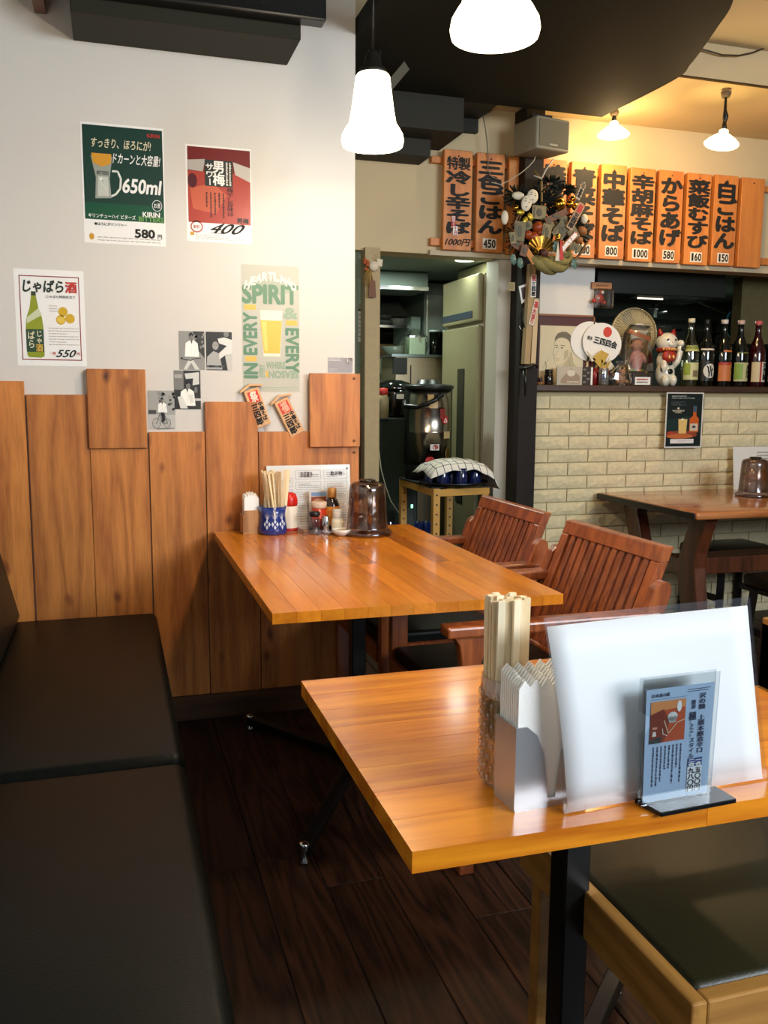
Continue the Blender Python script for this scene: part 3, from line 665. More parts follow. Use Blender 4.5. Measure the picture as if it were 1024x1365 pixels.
# wooden plaques shaped like kites
def plaque(label, cx, cy, tilt, first):
    c = onY(cx, cy, YB-.012); t = thing('wooden_plaque', label, 'plaque', c, group='small wooden plaques on the wall')
    R3 = Matrix.Rotation(tilt, 4, 'Y'); WM[t.name] = WM[t.name]@R3; t.rotation_euler = (0, tilt, 0)
    wd = mat('#d7a878', .6, vary=.08, bscale=30)
    MB().box(-.028, .028, -.006, .004, -.085, .055).build('board', wd, t, bevel=.0015, bseg=1, local=True)
    MB().prism([(-.040, .052), (.0, .066), (.044, .052), (.044, .059), (.0, .074), (-.040, .060)], (0, -.012, 0), (1, 0, 0), (0, 0, 1), (0, .018, 0)).build('roof', wd, t, local=True)
    MB().tube([(.008, 0, -.085), (.008, 0, -.135)], .0014, 6).build('stick', wd, t, local=True)
    W_ = wmat(t); S = Sheet(W_@Vector((-.024, -.0062, .05)), W_.to_3x3()@Vector((.048, 0, 0)), W_.to_3x3()@Vector((0, 0, -.13)), (0, -1, 0))
    S.rect(.12, .03, .92, .36, dk('#d23a22'), 1)
    S.vtext('三四郎', .06, .38, .60, .98, INK, bold=.05); S.vtext('中華そば', .62, .36, .98, .9, INK, bold=.04)
    if first: S.vtext('祭', .25, .04, .8, .34, dk('#e8d9c4'), 4, bold=.03)
    else: S.vtext('福', .25, .04, .8, .34, dk('#f0ab8c'), 4, bold=.03)
    S.done(t)
plaque('small wooden plaque with red and black characters, left of the two below the beer poster', 341, 538, -.33, 1)
plaque('small wooden plaque with red and black characters, right of the two below the beer poster', 383, 551, -.46, 0)

# ================================================================== MENU BOARDS OVER THE HATCH
YS = 3.95
for z0, z1, lb in ((2.255, 2.285, 'thin upper wooden rail behind the menu boards'), (1.885, 1.92, 'thin lower wooden rail behind the menu boards')):
    tag(MB().box(1.44, 3.36, 3.972, 3.998, z0, z1).build('wooden_rail', SIGNW, bevel=.002, bseg=1), lb, 'rail', 'rails of the menu boards')
tag(MB().box(1.44, 3.42, 3.975, 3.999, 1.842, 1.866).build('ledge_strip', mat('#b7a98b', .6)), 'pale strip ledge under the row of wooden menu boards', 'strip')
bd = [('特製|冷し辛そば', '1000円', 0), ('三色ごはん', '450', 1), ('', '', 2), ('焼そば', '900', 1), ('青菜そば', '1000', 1), ('中華そば', '800', 1), ('辛胡麻そば', '1000', 1), ('からあげ', '580', 1), ('菜飯むすび', '160', 1), ('白ごはん', '150', 1), ('', '', 2)]
lbs = ['wooden menu board with 1000 yen written on it, leftmost of the row', 'wooden menu board tagged 450, left of the dark pillar', 'wooden menu board mostly hidden behind the dark pillar', 'wooden menu board right of the pillar, half hidden by the rake ornament',
       'wooden menu board partly covered by the right side of the rake ornament', 'wooden menu board left of the one tagged 1000, tagged 800, four large characters', 'wooden menu board with five closely written characters, under the left spot lamp', 'wooden menu board tagged 580, four soft curving characters, middle of the right hand row', 'wooden menu board tagged 160, second written board from the right', 'wooden menu board tagged 150, beside the blank board', 'blank wooden menu board at the right end of the row']
for i, (tx, pr, kd) in enumerate(bd):
    x0 = 1.4905+i*.1635; x1 = x0+.1415; z0, z1 = 1.862, 2.309; dz = random.uniform(-.003, .003)
    t = thing('menu_board', lbs[i], 'sign', ((x0+x1)/2, YS, z0), group='wooden menu boards over the hatch')
    MB().box(x0, x1, YS-.008, 3.9715, z0+dz, z1+dz).build('board', SIGNW, t, bevel=.002, bseg=1)
    MB().lathe([(.003, 0), (.003, .006)], ((x0+x1)/2, YS-.014, z1-.025), 8, ax=(0, 1, 0)).build('nail', BLKM, t)
    S = Sheet((x0, YS-.0085, z1+dz), (x1-x0, 0, 0), (0, 0, z0-z1), (0, -1, 0), .0005)
    if kd == 0:
        S.vtext('特', .10, .07, .50, .20, INK, bold=.028); S.vtext('製', .50, .07, .92, .20, INK, bold=.028)
        S.vtext('冷し辛そば', .08, .21, .94, .84, INK, bold=.05); S.text('1000円', .1, .885, .93, .955, INK, bold=.025, shear=.1)
        S.rect(.28, .66, .42, .76, RED, 6); S.vtext('四月〜', .29, .66, .41, .75, WHP, 8, bold=.02); S.rect(.34, .76, .50, .85, WHP, 6); S.vtext('十月', .36, .76, .48, .85, RED, 8, bold=.03)
    elif kd == 1:
        n = len(tx); S.vtext(tx, .06, .075 if n > 3 else .06, .94, .82 if n > 3 else .70, INK, bold=.052)
        wd = .15*len(pr); S.rect(.5-wd/2-.02, .86, .5+wd/2+.02, .97, mat('#e4dccb', .6), 1)
        for j, chx in enumerate(pr): S.text(chx, .5-wd/2+j*.15+(.05 if chx == '1' else .015), .875, .5-wd/2+(j+1)*.15-(.05 if chx == '1' else .015), .955, INK, 4, bold=.03)
    S.done(t)
# passage papers
for k, (a, b, c, d, colr, lb) in enumerate([(478, 300, 484, 345, '#8ba59a', 'note paper pinned highest in the narrow strip beside the passage post'), (478, 372, 486, 405, '#7f9c90', 'note paper pinned below the highest one in the strip beside the passage post'),
        (477.5, 412, 485.5, 456, '#b5bfc0', 'calendar page pinned in the narrow strip beside the passage post'), (478.5, 475, 485, 540, '#6d8a80', 'lowest note paper pinned in the narrow strip beside the passage post')]):
    t, S = wall_sheet('note_paper', lb, 'paper', a, b, c, d, 4.048, paper=mat(colr, .7), group='papers pinned beside the passage post')
    if k == 2: S.rect(0, .0, 1, .06, INK, 1)
    S.scribble(.1, .12, .95, .9, 6, dk('#4a5a58'), fill=.35); S.done(t)

# ================================================================== ON THE FOREGROUND TABLE
T = .70
BURL = wood('pale_chopstick_wood', '#e2c796', '#f8e8c6', 'Z', .55, vary=.12, fine=2, bump=.05, ring=2)
# patterned glass of chopsticks
gx, gy = .467, .985
GLS = film('patterned_glass', .16, (.95, .90, .84), .05); 
t = thing('chopstick_glass', 'patterned clear glass holding chopsticks on the foreground table', 'glass', (gx, gy, T))
m = MB(); m.lathe([(0, .001), (.024, .001), (.028, .006), (.0305, .06), (.0315, .11), (.031, .146), (.0295, .146), (.029, .11), (.0275, .06), (.0245, .010), (0, .009)], seg=28)
m.build('glass_wall', GLS, t, local=True)
m = MB()
for r_ in range(9):
    for k in range(16):
        a = 2*PI*(k+(r_ % 2)/2)/16; rr = .0305+.001*(r_/9); m.ell((rr*math.cos(a), rr*math.sin(a), .016+r_*.0135), (.0035, .0035, .0058), seg=6, ring=4)
o = m.build('raised_dots', GLS, t, local=True); o['kind'] = 'stuff'
n = 0; cs = []
CHM = MB().hexa([(-.004, -.0022, 0), (.004, -.0022, 0), (.004, .0022, 0), (-.004, .0022, 0)], [(-.0046, -.0026, .236), (.0046, -.0026, .236), (.0046, .0026, .236), (-.0046, .0026, .236)])
src = None
for ix in range(-2, 3):
    for iy in range(-4, 5):
        x, y = ix*.0095+(iy % 2)*.0015, iy*.0057
        if math.hypot(x, y) > .0245: continue
        loc = (gx+x, gy+y, T+.0115)
        if src is None: src = CHM.build('chopsticks', BURL, loc=loc, local=True)  ; c = src
        else: c = share(src, loc)
        c.scale = (1, 1, random.uniform(.965, 1.02)); c.rotation_euler = (random.uniform(-.008, .008), random.uniform(-.008, .008), random.uniform(-.12, .12))
        tag(c, 'pale joined wooden chopsticks standing in the patterned glass on the foreground table', 'chopsticks', 'chopsticks in the patterned glass')
# napkin stand
t = thing('napkin_stand', 'brushed steel napkin stand with white napkins beside the chopstick glass', 'napkin holder', (.475, .935, T))
ANG = .06
def NB(x, y, z): c, s_ = math.cos(ANG), math.sin(ANG); return Vector((.446+x*c-y*s_, .906+x*s_+y*c, T+z))
ST = mat('#c3c8cc', .3, metal=.75, bump=.03, bscale=6)
def plate(y, dirn):
    up_ = [(0, .004), (0, .108), (.012, .106), (.022, .098), (.033, .078), (.038, .05), (.042, .028), (.045, .012), (.055, .012), (.058, .028), (.062, .05), (.067, .078), (.078, .098), (.088, .106), (.10, .108), (.10, .004)]
    m = MB(); O = NB(0, y, 0); U = NB(1, y, 0)-O; N = (NB(0, y+dirn, 0)-O)
    # two leaves with the cut-out between them
    l = [(0, .003), (.0, .106), (.014, .106), (.028, .094), (.038, .068), (.043, .035), (.0445, .012), (.0445, .003)]
    m.prism(l, O, U, (0, 0, 1), N*.0012); m.prism([(.10-a, b) for a, b in l][::-1], O, U, (0, 0, 1), N*.0012)
    m.prism([(.0445, .003), (.0445, .012), (.0555, .012), (.0555, .003)], O, U, (0, 0, 1), N*.0012); return m
plate(0, 1).build('front_plate', ST, t); plate(.052, -1).build('back_plate', ST, t)
m = MB()
m.hexa([NB(0, .0, .0), NB(.1, .0, .0), NB(.1, .052, .0), NB(0, .052, .0)], [NB(0, .0, .003), NB(.1, .0, .003), NB(.1, .052, .003), NB(0, .052, .003)]); m.build('base_plate', ST, t)
m = MB(); m.hexa([NB(-.001, 0, .003), NB(0.0, 0, .003), NB(0.0, .052, .003), NB(-.001, .052, .003)], [NB(-.001, 0, .106), NB(0.0, 0, .106), NB(0.0, .052, .106), NB(-.001, .052, .106)]); m.build('side_plate', ST, t)
NPK = mat('#f8f6f0', .9, bump=.1, bscale=200)
for k in range(9):
    y = .0045+k*.0053; h = .157+.0012*k; m = MB(); nz = 6; lo = []
    pts_ = [(.004, .004)]+[(.004+.092*i/(2*nz), h+(.0045 if i % 2 else -.0045)+random.uniform(-.001, .001)) for i in range(2*nz+1)]+[(.096, .004)]
    O = NB(0, y, 0); U = NB(1, y, 0)-O; N = NB(0, y+1, 0)-O
    o = m.prism(pts_, O, U, (0, 0, 1), N*.0035).build('napkin', NPK, loc=None)
    tag(o, 'white pinked-edge paper napkin in the steel napkin stand', 'napkin', 'napkins in the steel napkin stand')
# large white menu in clear sleeve
a0, b0 = Vector((.500, .884, T+.002)), Vector((.806, .898, T+.002)); tl = Vector((.476, .905, .939)); tr = Vector((.778, .920, .942))
t = thing('sleeved_menu', 'large white menu sheet in a clear plastic sleeve standing on the foreground table', 'menu', (.64, .9, T))
def sheetmesh(a, b, c, d, off, bow=.006, nx=10, nz=6):
    m = MB(); vs = []; nrm = (b-a).cross(d-a).normalized()
    for j in range(nz+1):
        for i in range(nx+1):
            u, v = i/nx, j/nz; p = a*(1-u)*(1-v)+b*u*(1-v)+c*u*v+d*(1-u)*v
            p = p+nrm*(off+bow*math.sin(PI*v)*(1-u)*1.2-bow*.5*math.sin(PI*u)); vs.append(p)
    fs = [(j*(nx+1)+i, j*(nx+1)+i+1, (j+1)*(nx+1)+i+1, (j+1)*(nx+1)+i) for j in range(nz) for i in range(nx)]
    return m.add(vs, fs, 0, True)
def lerp(u, v): return a0*(1-u)*(1-v)+b0*u*(1-v)+tr*u*v+tl*(1-u)*v
pw = mat('#fbfbf8', .6)
o = sheetmesh(lerp(.018, .0), lerp(.975, .0), lerp(.985, .955), lerp(.01, .955), 0).build('menu_paper', pw, t)
md = o.modifiers.new('thick', 'SOLIDIFY'); md.thickness = .0006
FS = film('menu_sleeve', .09, (.97, .98, 1), .2)
o = sheetmesh(a0, b0, tr, tl, .0012).build('front_sleeve', FS, t)
o = sheetmesh(a0, b0, tr, tl, -.0012).build('back_sleeve', FS, t)
MB().box(.63, .67, .925, .975, T, T+.045).box(.645, .655, .905, .93, T, T+.12).build('menu_rest', WHT, t)
# acrylic card stand
ax0, ax1, ay = .596, .702, .872
t = thing('acrylic_card_stand', 'clear acrylic stand with a pale blue card on a black base', 'card stand', (.65, .865, T))
SK = Vector((1, .05, 0)).normalized(); PN = Vector((.05, -1, 0)).normalized()
def AC(x, d, z): return Vector((ax0, ay, T))+SK*x+PN*(-d)+Vector((0, 0, z))
m = MB(); m.hexa([AC(.012, -.026, 0), AC(.124, -.026, 0), AC(.124, .012, 0), AC(.004, .016, 0)], [AC(.012, -.026, .006), AC(.124, -.026, .006), AC(.124, .012, .006), AC(.004, .016, .006)]); m.build('base', mat('#0b0e10', .12), t, bevel=.0008, bseg=1)
for d in (-.0035, .0035):
    m = MB(); q = [(0, .006), (.102, .006), (.106, .165), (-.006, .165), (-.006, .125), (.004, .118), (.006, .108), (.003, .10), (-.004, .094)]
    m.prism(q, AC(0, d, 0), SK, (0, 0, 1), PN*.0015).build('acrylic_panel', ACRYL, t)
m = MB(); m.prism([(.004, .007), (.100, .007), (.102, .150), (.002, .150)], AC(0, 0, 0), SK, (0, 0, 1), PN*.0006).build('card', mat('#a7bdd6', .5), t)
S = Sheet(AC(.003, 0, .150)+PN*.0008, SK*.098, (0, 0, -.143), PN, .0002)
BLUE = dk('#2b4a8a'); NV = dk('#22324d')
S.rect(.05, .09, .60, .093, NV, 2); S.text('日本酒の蔵', .07, .04, .33, .072, NV, bold=.02); S.scribble(.60, .03, .95, .065, 2, NV, fill=.4)
S.rect(.06, .11, .58, .475, dk('#b5502c', .4), 2); S.poly([(.06, .11), (.58, .11), (.58, .18), (.25, .19), (.06, .23)], dk('#d28a52', .4), 3); S.poly([(.06, .22), (.25, .18), (.33, .28), (.32, .40), (.25, .475), (.06, .44)], dk('#7a3424', .4), 4)
S.oval(.385, .255, .075, .042, dk('#cfcfcb'), 5); S.poly([(.31, .255), (.46, .255), (.43, .31), (.34, .31)], dk('#a8a8a4'), 5); S.oval(.48, .17, .035, .05, dk('#e3e3e0'), 5)
S.line([(.26, .28), (.33, .40), (.46, .31), (.58, .29)], .0012, dk('#d8b59a'), 6); S.line([(.24, .35), (.25, .40), (.32, .42)], .001, dk('#d8c9ba'), 6)
S.poly([(.06, .44), (.22, .42), (.22, .475), (.06, .475)], dk('#2e3736'), 6); S.rect(.09, .33, .16, .35, dk('#c98a70'), 6); S.poly([(.1, .37), (.14, .37), (.15, .41), (.09, .41)], dk('#dcd5c9'), 6)
S.vtext('沢の鶴　上撰本醸造辛口', .78, .08, .88, .62, NV, bold=.02); S.vtext('燗酒', .665, .135, .73, .215, NV, bold=.02); S.vtext('極', .64, .24, .75, .32, NV, bold=.03); S.vtext('(きわみ)', .66, .32, .72, .46, NV, bold=.01); S.vtext('スタイル', .66, .47, .74, .66, NV, bold=.015)
S.scribble(.10, .51, .57, .86, 8, NV, vertical=True, fill=.38)
S.rect(.655, .66, .875, .735, BLUE, 3); S.vtext('一合', .77, .665, .865, .73, WHP, 5, bold=.04); S.vtext('二合', .66, .665, .76, .73, WHP, 5, bold=.04)
S.rect(.655, .735, .875, .96, dk('#e3e7ea'), 3); S.vtext('五〇〇円', .77, .745, .865, .96, INK, 5, bold=.03); S.vtext('九八〇円', .66, .745, .76, .96, INK, 5, bold=.03)
S.done(t)

# ================================================================== ON THE FAR TABLE
def P0(px, py): return onZ(px, py, T)
# laminated menu leaning on the wall
A = onY(355, 621, 3.172); B = onY(468, 701, 3.150)
t = thing('laminated_menu', 'laminated white menu sheet standing against the cedar planks', 'menu', ((A.x+B.x)/2, 3.16, T))
m = MB(); m.hexa([(A.x, 3.144, T), (B.x, 3.144, T), (B.x, 3.146, T), (A.x, 3.146, T)], [(A.x, 3.170, A.z), (B.x, 3.170, A.z), (B.x, 3.172, A.z), (A.x, 3.172, A.z)]); m.build('paper', mat('#d7d6d0', .35, coat=.5), t)
S = Sheet((A.x, 3.1695, A.z), (B.x-A.x, 0, 0), (0, -.026, T-A.z), (0, -1, .1), .0004)
for (a, b, c, d) in ((.34, .08, .64, .22), (.68, .08, .96, .22), (.34, .26, .64, .38), (.68, .26, .96, .38), (.04, .20, .30, .33), (.34, .42, .64, .55), (.68, .42, .96, .55), (.34, .59, .64, .72), (.68, .59, .96, .72), (.68, .76, .96, .92), (.34, .76, .64, .92), (.04, .38, .30, .6), (.04, .65, .3, .9)):
    S.line([(a, b), (c, b), (c, d), (a, d), (a, b)], .0011, dk('#8d8c88'), 1); S.scribble(a+.03, b+.02, c-.02, d-.02, 3, dk('#9a7f70') if random.random() < .3 else dk('#77777a'), fill=.35)
S.text('お品書き', .40, .10, .54, .19, dk('#5a4a44'), bold=.02); S.text('飲み物', .76, .10, .9, .17, dk('#5a4a44'), bold=.02); S.oval(.965, .06, .01, .016, BLKM, 2, n=8); S.done(t)
# wooden napkin box
c = Vector((.458, 3.110, T)); t = thing('napkin_box', 'small wooden box of white napkins at the left end of the far table', 'napkin holder', c)
WB = wood('napkin_box_wood', '#8b5a30', '#b98a58', 'Z', .5, vary=.03)
for nm, q in (('front_board', (-.030, .030, -.035, -.030, .006, .085)), ('back_board', (-.030, .030, .030, .035, .006, .095)), ('bottom_board', (-.034, .034, -.038, .038, 0, .006)), ('side_board', (-.034, -.030, -.035, .035, .006, .070))):
    x0, x1, y0, y1, z0, z1 = q; MB().box(x0, x1, y0, y1, z0, z1).build(nm, WB, t, bevel=.001, bseg=1, local=True)
for k in range(8):
    y = -.024+k*.0065; m = MB(); pts_ = [(-.026, .008)]+[(-.026+.052*i/10, .128+.010*math.sin(i*.31)+(.003 if i % 2 else -.003)+.001*k) for i in range(11)]+[(.026, .008)]
    o = m.prism(pts_, c+Vector((0, y, 0)), (1, 0, 0), (0, 0, 1), (0, .005, 0)).build('napkin', NPK); tag(o, 'white paper napkin in the small wooden box on the far table', 'napkin', 'napkins in the wooden box')
# blue cup of chopsticks
c = Vector((.530, 3.075, T)); t = thing('chopstick_cup', 'blue and white patterned cup of chopsticks on the far table', 'cup', c)
NB_ = mat('#20347c', .18, coat=.6)
MB().lathe([(0, .0), (.037, 0), (.040, .004), (.0405, .02), (.037, .045), (.036, .065), (.039, .09), (.0365, .09), (.033, .065), (.034, .045), (.037, .02), (.03, .006), (0, .005)], seg=28).build('cup_body', NB_, t, local=True); t.scale = (1.28, 1.28, 1.1)
m = MB()
def onc(a, z, r): return (r*math.sin(a), -r*math.cos(a), z)
def crad(z): return .0410 if z < .03 else .0385
for a0_ in (-.55, .0, .55):
    for k in range(7):
        an = a0_+(k-3)*.055; 
        m.add([onc(a0_-.02, .05, .0378), onc(a0_+.02, .05, .0378), onc(a0_+(k-3)*.095, .068+.008*math.cos((k-3)*.5), .0388)], [(0, 1, 2)])
    for q in ((-.16, .036), (.16, .036), (0, .026), (0, .045)):
        m.add([onc(a0_+q[0]-.09, q[1], .0408), onc(a0_+q[0], q[1]-.008, .0412), onc(a0_+q[0]+.09, q[1], .0408), onc(a0_+q[0], q[1]+.008, .0402)], [(0, 1, 2, 3)])
m.build('white_pattern', mat('#cdd5e6', .3), t, local=True)
src = None
for k in range(24):
    a = k*2.4; r_ = .0062*math.sqrt(k)*1.45; x, y = r_*math.cos(a), r_*math.sin(a); loc = (c.x+x, c.y+y, T+.007)
    if src is None: cc = src = MB().hexa([(-.003, -.0025, 0), (.003, -.0025, 0), (.003, .0025, 0), (-.003, .0025, 0)], [(-.0062, -.0032, .215), (.0062, -.0032, .215), (.0062, .0032, .215), (-.0062, .0032, .215)]).build('chopsticks', BURL, loc=loc, local=True)
    else: cc = share(src, loc)
    cc.rotation_euler = (-y*3.6, x*3.6-.05, a); cc.scale = (1, 1, random.uniform(.97, 1.03))
    tag(cc, 'pale joined wooden chopsticks standing in the blue cup on the far table', 'chopsticks', 'chopsticks in the blue cup')
# bottles and jars
def bottle(name, label, cat, c, parts, group=None, seg=20):
    t = thing(name, label, cat, c, group=group)
    for nm, prof, mt in parts: MB().lathe(prof, seg=seg).build(nm, mt, t, local=True)
    return t
PW = mat('#ded6c2', .4); SOY = mat('#1c0d08', .1, coat=.5)
bottle('spice_bottle', 'white plastic bottle with bright red cap behind the blue cup', 'bottle', (.598, 3.115, T), [('body', [(0, 0), (.030, 0), (.031, .01), (.031, .085), (.028, .095), (0, .095)], PW), ('cap', [(.029, .093), (.031, .10), (.031, .118), (.026, .135), (.014, .142), (0, .143)], mat('#c41f14', .3)), ('base_band', [(.0312, .002), (.0318, .004), (.0318, .012), (.0312, .014)], mat('#a32018', .4))])
t = thing('condiment_tray', 'clear plastic tray under the condiments on the far table', 'tray', (.69, 3.045, T))
m = MB(); m.box(.625, .775, 3.0, 3.1, T, T+.003); 
for q in ((.625, .628, 3.0, 3.1), (.772, .775, 3.0, 3.1), (.628, .772, 3.0, 3.003), (.628, .772, 3.097, 3.1)): m.box(*q, T+.003, T+.018)
m.build('tray_body', FILM, t)
z_ = T+.0035
bottle('soy_pourer', 'small clear pourer of soy sauce with black lid on the tray', 'bottle', (.672, 3.025, z_), [('body', [(0, 0), (.022, 0), (.023, .005), (.018, .045), (.015, .062), (0, .062)], FILM), ('sauce', [(0, .002), (.0205, .002), (.021, .006), (.0195, .022), (0, .022)], SOY), ('lid', [(.0165, .060), (.0195, .063), (.0195, .074), (.016, .078), (0, .078)], BLK)])
bottle('chili_jar', 'jar of red seasoning with a pale lid on the tray', 'jar', (.700, 3.075, z_), [('body', [(0, 0), (.026, 0), (.027, .004), (.027, .085), (0, .085)], mat('#b8351b', .35)), ('lid', [(.0275, .084), (.029, .088), (.029, .103), (.026, .106), (0, .106)], mat('#d6b9a0', .4)), ('base_label', [(.0272, .0), (.0275, .002), (.0275, .045), (.0272, .046)], mat('#7a2016', .5))])
bottle('seasoning_tin', 'small silver tin shaker on the tray between the jar and the bottle', 'tin', (.712, 3.022, z_), [('body', [(0, 0), (.012, 0), (.0125, .003), (.0125, .058), (.011, .061), (0, .061)], CHROME)])
bottle('sauce_bottle', 'dark sauce bottle with a gold cap and an orange label on the tray', 'bottle', (.748, 3.075, z_), [('body', [(0, 0), (.026, 0), (.027, .004), (.027, .095), (.02, .112), (.013, .122), (0, .122)], SOY), ('label', [(.0273, .02), (.0276, .021), (.0276, .088), (.0273, .089)], mat('#c9822f', .5)), ('cap', [(.0145, .12), (.0165, .122), (.0165, .152), (.014, .155), (0, .155)], mat('#c08a4a', .35, metal=.4))])
bottle('salt_shaker', 'short cream shaker on the tray behind the egg shaped dish', 'shaker', (.754, 3.018, z_), [('body', [(0, 0), (.0215, 0), (.022, .004), (.022, .034), (.0185, .052), (0, .052)], mat('#d9ceb2', .4)), ('cap', [(.0165, .050), (.0175, .056), (.0175, .078), (.014, .084), (0, .085)], mat('#cfc8ba', .35))])
t = thing('egg_dish', 'egg shaped white spoon rest with orange inside beside the pitcher', 'dish', (.757, 2.965, T))
MB().lathe([(0, 0), (.018, .0), (.033, .012), (.037, .024), (.033, .024), (.026, .013), (0, .009)], seg=24).build('bowl', mat('#ddd8cb', .2, coat=.4), t, local=True)
MB().lathe([(0, .0165), (.024, .0165), (.0265, .0175), (.018, .021), (0, .022)], seg=20).build('yolk', mat('#c98a3a', .3, coat=.4), t, local=True)
t, S = thing('picture_card', 'small picture card standing behind the chili jar', 'card', (.705, 3.128, T)), None
MB().box(.675, .745, 3.125, 3.129, T, T+.145).build('card', mat('#cfc8bf', .4), t)
S = Sheet((.675, 3.1248, T+.145), (.07, 0, 0), (0, 0, -.145), (0, -1, 0)); S.rect(.1, .05, .9, .14, dk('#7898c0')); S.rect(.1, .16, .9, .36, dk('#8d4326')); S.oval(.5, .27, .28, .06, dk('#c98f6a'), 2); S.done(t)
PIT = film('brown_plastic', .10, (.70, .60, .54), .12)
def pitcher(label, c, rz):
    t = thing('water_pitcher', label, 'pitcher', c, rz, group='brown translucent water pitchers')
    MB().lathe([(0, 0), (.068, 0), (.071, .004), (.070, .012), (.060, .018), (.0585, .024), (.056, .06), (.054, .085), (.055, .087), (.052, .13), (.050, .142), (.044, .149), (.03, .153), (0, .154), (0, .150), (.03, .149), (.042, .145), (.047, .138), (.053, .06), (.055, .022), (0, .012)], seg=32).build('body', PIT, t, local=True)
    MB().tube([(.052, 0, .13), (.070, 0, .132), (.078, 0, .12), (.079, 0, .07), (.075, 0, .045), (.058, 0, .04)], [.006, .007, .007, .007, .007, .006], 10).build('handle', PIT, t, local=True)
    MB().lathe([(0, .150), (.022, .152), (.024, .157), (.02, .160), (0, .161)], seg=20).build('lid_knob', mat('#2c1d15', .2), t, local=True)
    t.scale = (1.24, 1.24, 1.24); return t
pitcher('brown translucent water pitcher on the far table by the plank wall end', (.850, 2.965, T), -1.75)
pitcher('brown translucent water pitcher on the trestle table at the right edge', (3.045, 3.62, T), -.35)
A = onY(980, 596, 3.93); t = thing('standing_menu', 'white menu sheet standing behind the pitcher on the trestle table', 'menu', (3.3, 3.93, T))
MB().hexa([(A.x, 3.92, T), (A.x+.3, 3.92, T), (A.x+.3, 3.923, T), (A.x, 3.923, T)], [(A.x, 3.945, A.z), (A.x+.3, 3.945, A.z), (A.x+.3, 3.948, A.z), (A.x, 3.948, A.z)]).build('paper', mat('#dcdad2', .4, coat=.3), t)
S = Sheet((A.x, 3.943, A.z), (.3, 0, 0), (0, -.024, T-A.z), (0, -1, .1), .0004); S.rect(.62, .5, .85, .9, dk('#d0a64a')); S.scribble(.5, .1, .95, .4, 4, dk('#8a8880'), fill=.35); S.done(t)
# whisky poster on the bricks
t, S = wall_sheet('whisky_poster', 'small dark poster of a whisky bottle and drink hanging from the shelf over the bricks', 'poster', 889, 523, 934.5, 596.5, 3.946, paper=mat('#d5d3cc', .4))
S.rect(.03, .02, .97, .975, dk('#15201f', .3)); S.poly([(.03, .5), (.6, .42), (.97, .55), (.97, .7), (.03, .7)], dk('#1a302e', .3), 2); S.oval(.45, .76, .42, .07, dk('#8a3a1c'), 3); S.oval(.4, .79, .36, .045, dk('#b8622c'), 4); S.oval(.15, .73, .1, .03, dk('#a5341c'), 5)
S.poly([(.34, .48), (.58, .48), (.56, .74), (.36, .74)], dk('#d9b56a'), 6); S.poly([(.38, .5), (.45, .46), (.52, .5)], dk('#e8dcb4'), 7)
S.poly([(.73, .24), (.82, .24), (.82, .42), (.89, .47), (.89, .72), (.64, .72), (.64, .47), (.73, .42)], dk('#c05a22', .3), 6); S.rect(.735, .24, .815, .35, dk('#27546a'), 7); S.rect(.66, .56, .87, .69, dk('#c9b9a2'), 7); S.oval(.765, .62, .05, .025, dk('#3a3f4a'), 8)
S.text('WHISKY', .17, .315, .5, .345, dk('#c9bda4'), bold=.03); S.text('HIGHBALL', .24, .35, .42, .37, dk('#c9bda4'), bold=.03); S.oval(.33, .285, .03, .018, dk('#c9bda4'), 3, n=10)
S.scribble(.14, .05, .82, .12, 2, dk('#9aa09a'), fill=.5); S.scribble(.14, .16, .55, .24, 3, dk('#5f6a68'), fill=.3); S.rect(.15, .84, .78, .92, dk('#dcd8d4'), 4); S.scribble(.35, .86, .7, .9, 2, dk('#b98a84'), 5, fill=.3); S.done(t)

# ================================================================== PILLAR AND SPEAKER
t = thing('wall_speaker', 'pale grey wall speaker high on the dark pillar', 'speaker', (1.92, 3.8, 2.30))
SPK = mat('#8f8872', .5, bump=.1, bscale=200)
f0, f1 = Vector((1.835, 3.70, 0)), Vector((2.02, 3.735, 0)); b0_, b1_ = Vector((1.80, 3.87, 0)), Vector((1.97, 3.87, 0))
z0, z1 = 2.285, 2.425
m = MB(); m.hexa([f0+Vector((0, 0, z0)), f1+Vector((0, 0, z0)), b1_+Vector((0, 0, z0)), b0_+Vector((0, 0, z0))], [f0+Vector((0, 0, z1)), f1+Vector((0, 0, z1)), b1_+Vector((0, 0, z1)), b0_+Vector((0, 0, z1))]); m.build('cabinet', SPK, t, bevel=.010, bseg=3)
d = (f1-f0).normalized(); n_ = Vector((d.y, -d.x, 0)); m = MB(); m.prism([(.012, z0+.012), (.176, z0+.012), (.176, z1-.012), (.012, z1-.012)], f0, d, (0, 0, 1), n_*.004); m.build('grille', mat('#6f6a58', .8, bump=.6, bscale=700), t, bevel=.002)
m = MB(); m.prism([(.07, z0+.018), (.115, z0+.018), (.115, z0+.026), (.07, z0+.026)], f0+n_*.004, d, (0, 0, 1), n_*.001); m.build('badge', mat('#a8a28e', .4), t)
MB().box(1.86, 1.96, 3.80, 3.86, z1, 2.46).build('bracket', BLKM, t)
def cable(name, lb, pts_, r_, mt): tag(MB().tube(pts_, r_, 6).build(name, mt), lb, 'cable')
cable('speaker_cable', 'pale cable looping down from the speaker across the pillar', [onY(*p, 3.84) for p in ((715, 205), (712, 214), (705, 222), (694, 231), (680, 240), (668, 246), (655, 243))], .0022, mat('#a9a48f', .6))
cable('ceiling_cable', 'thin grey cable hanging from the black beams over the menu boards', [onY(*p, 3.93) for p in ((644, 155), (647, 170), (649, 185), (650, 200), (651, 214), (650, 226), (656, 236), (668, 240))], .0025, mat('#6e695a', .6))
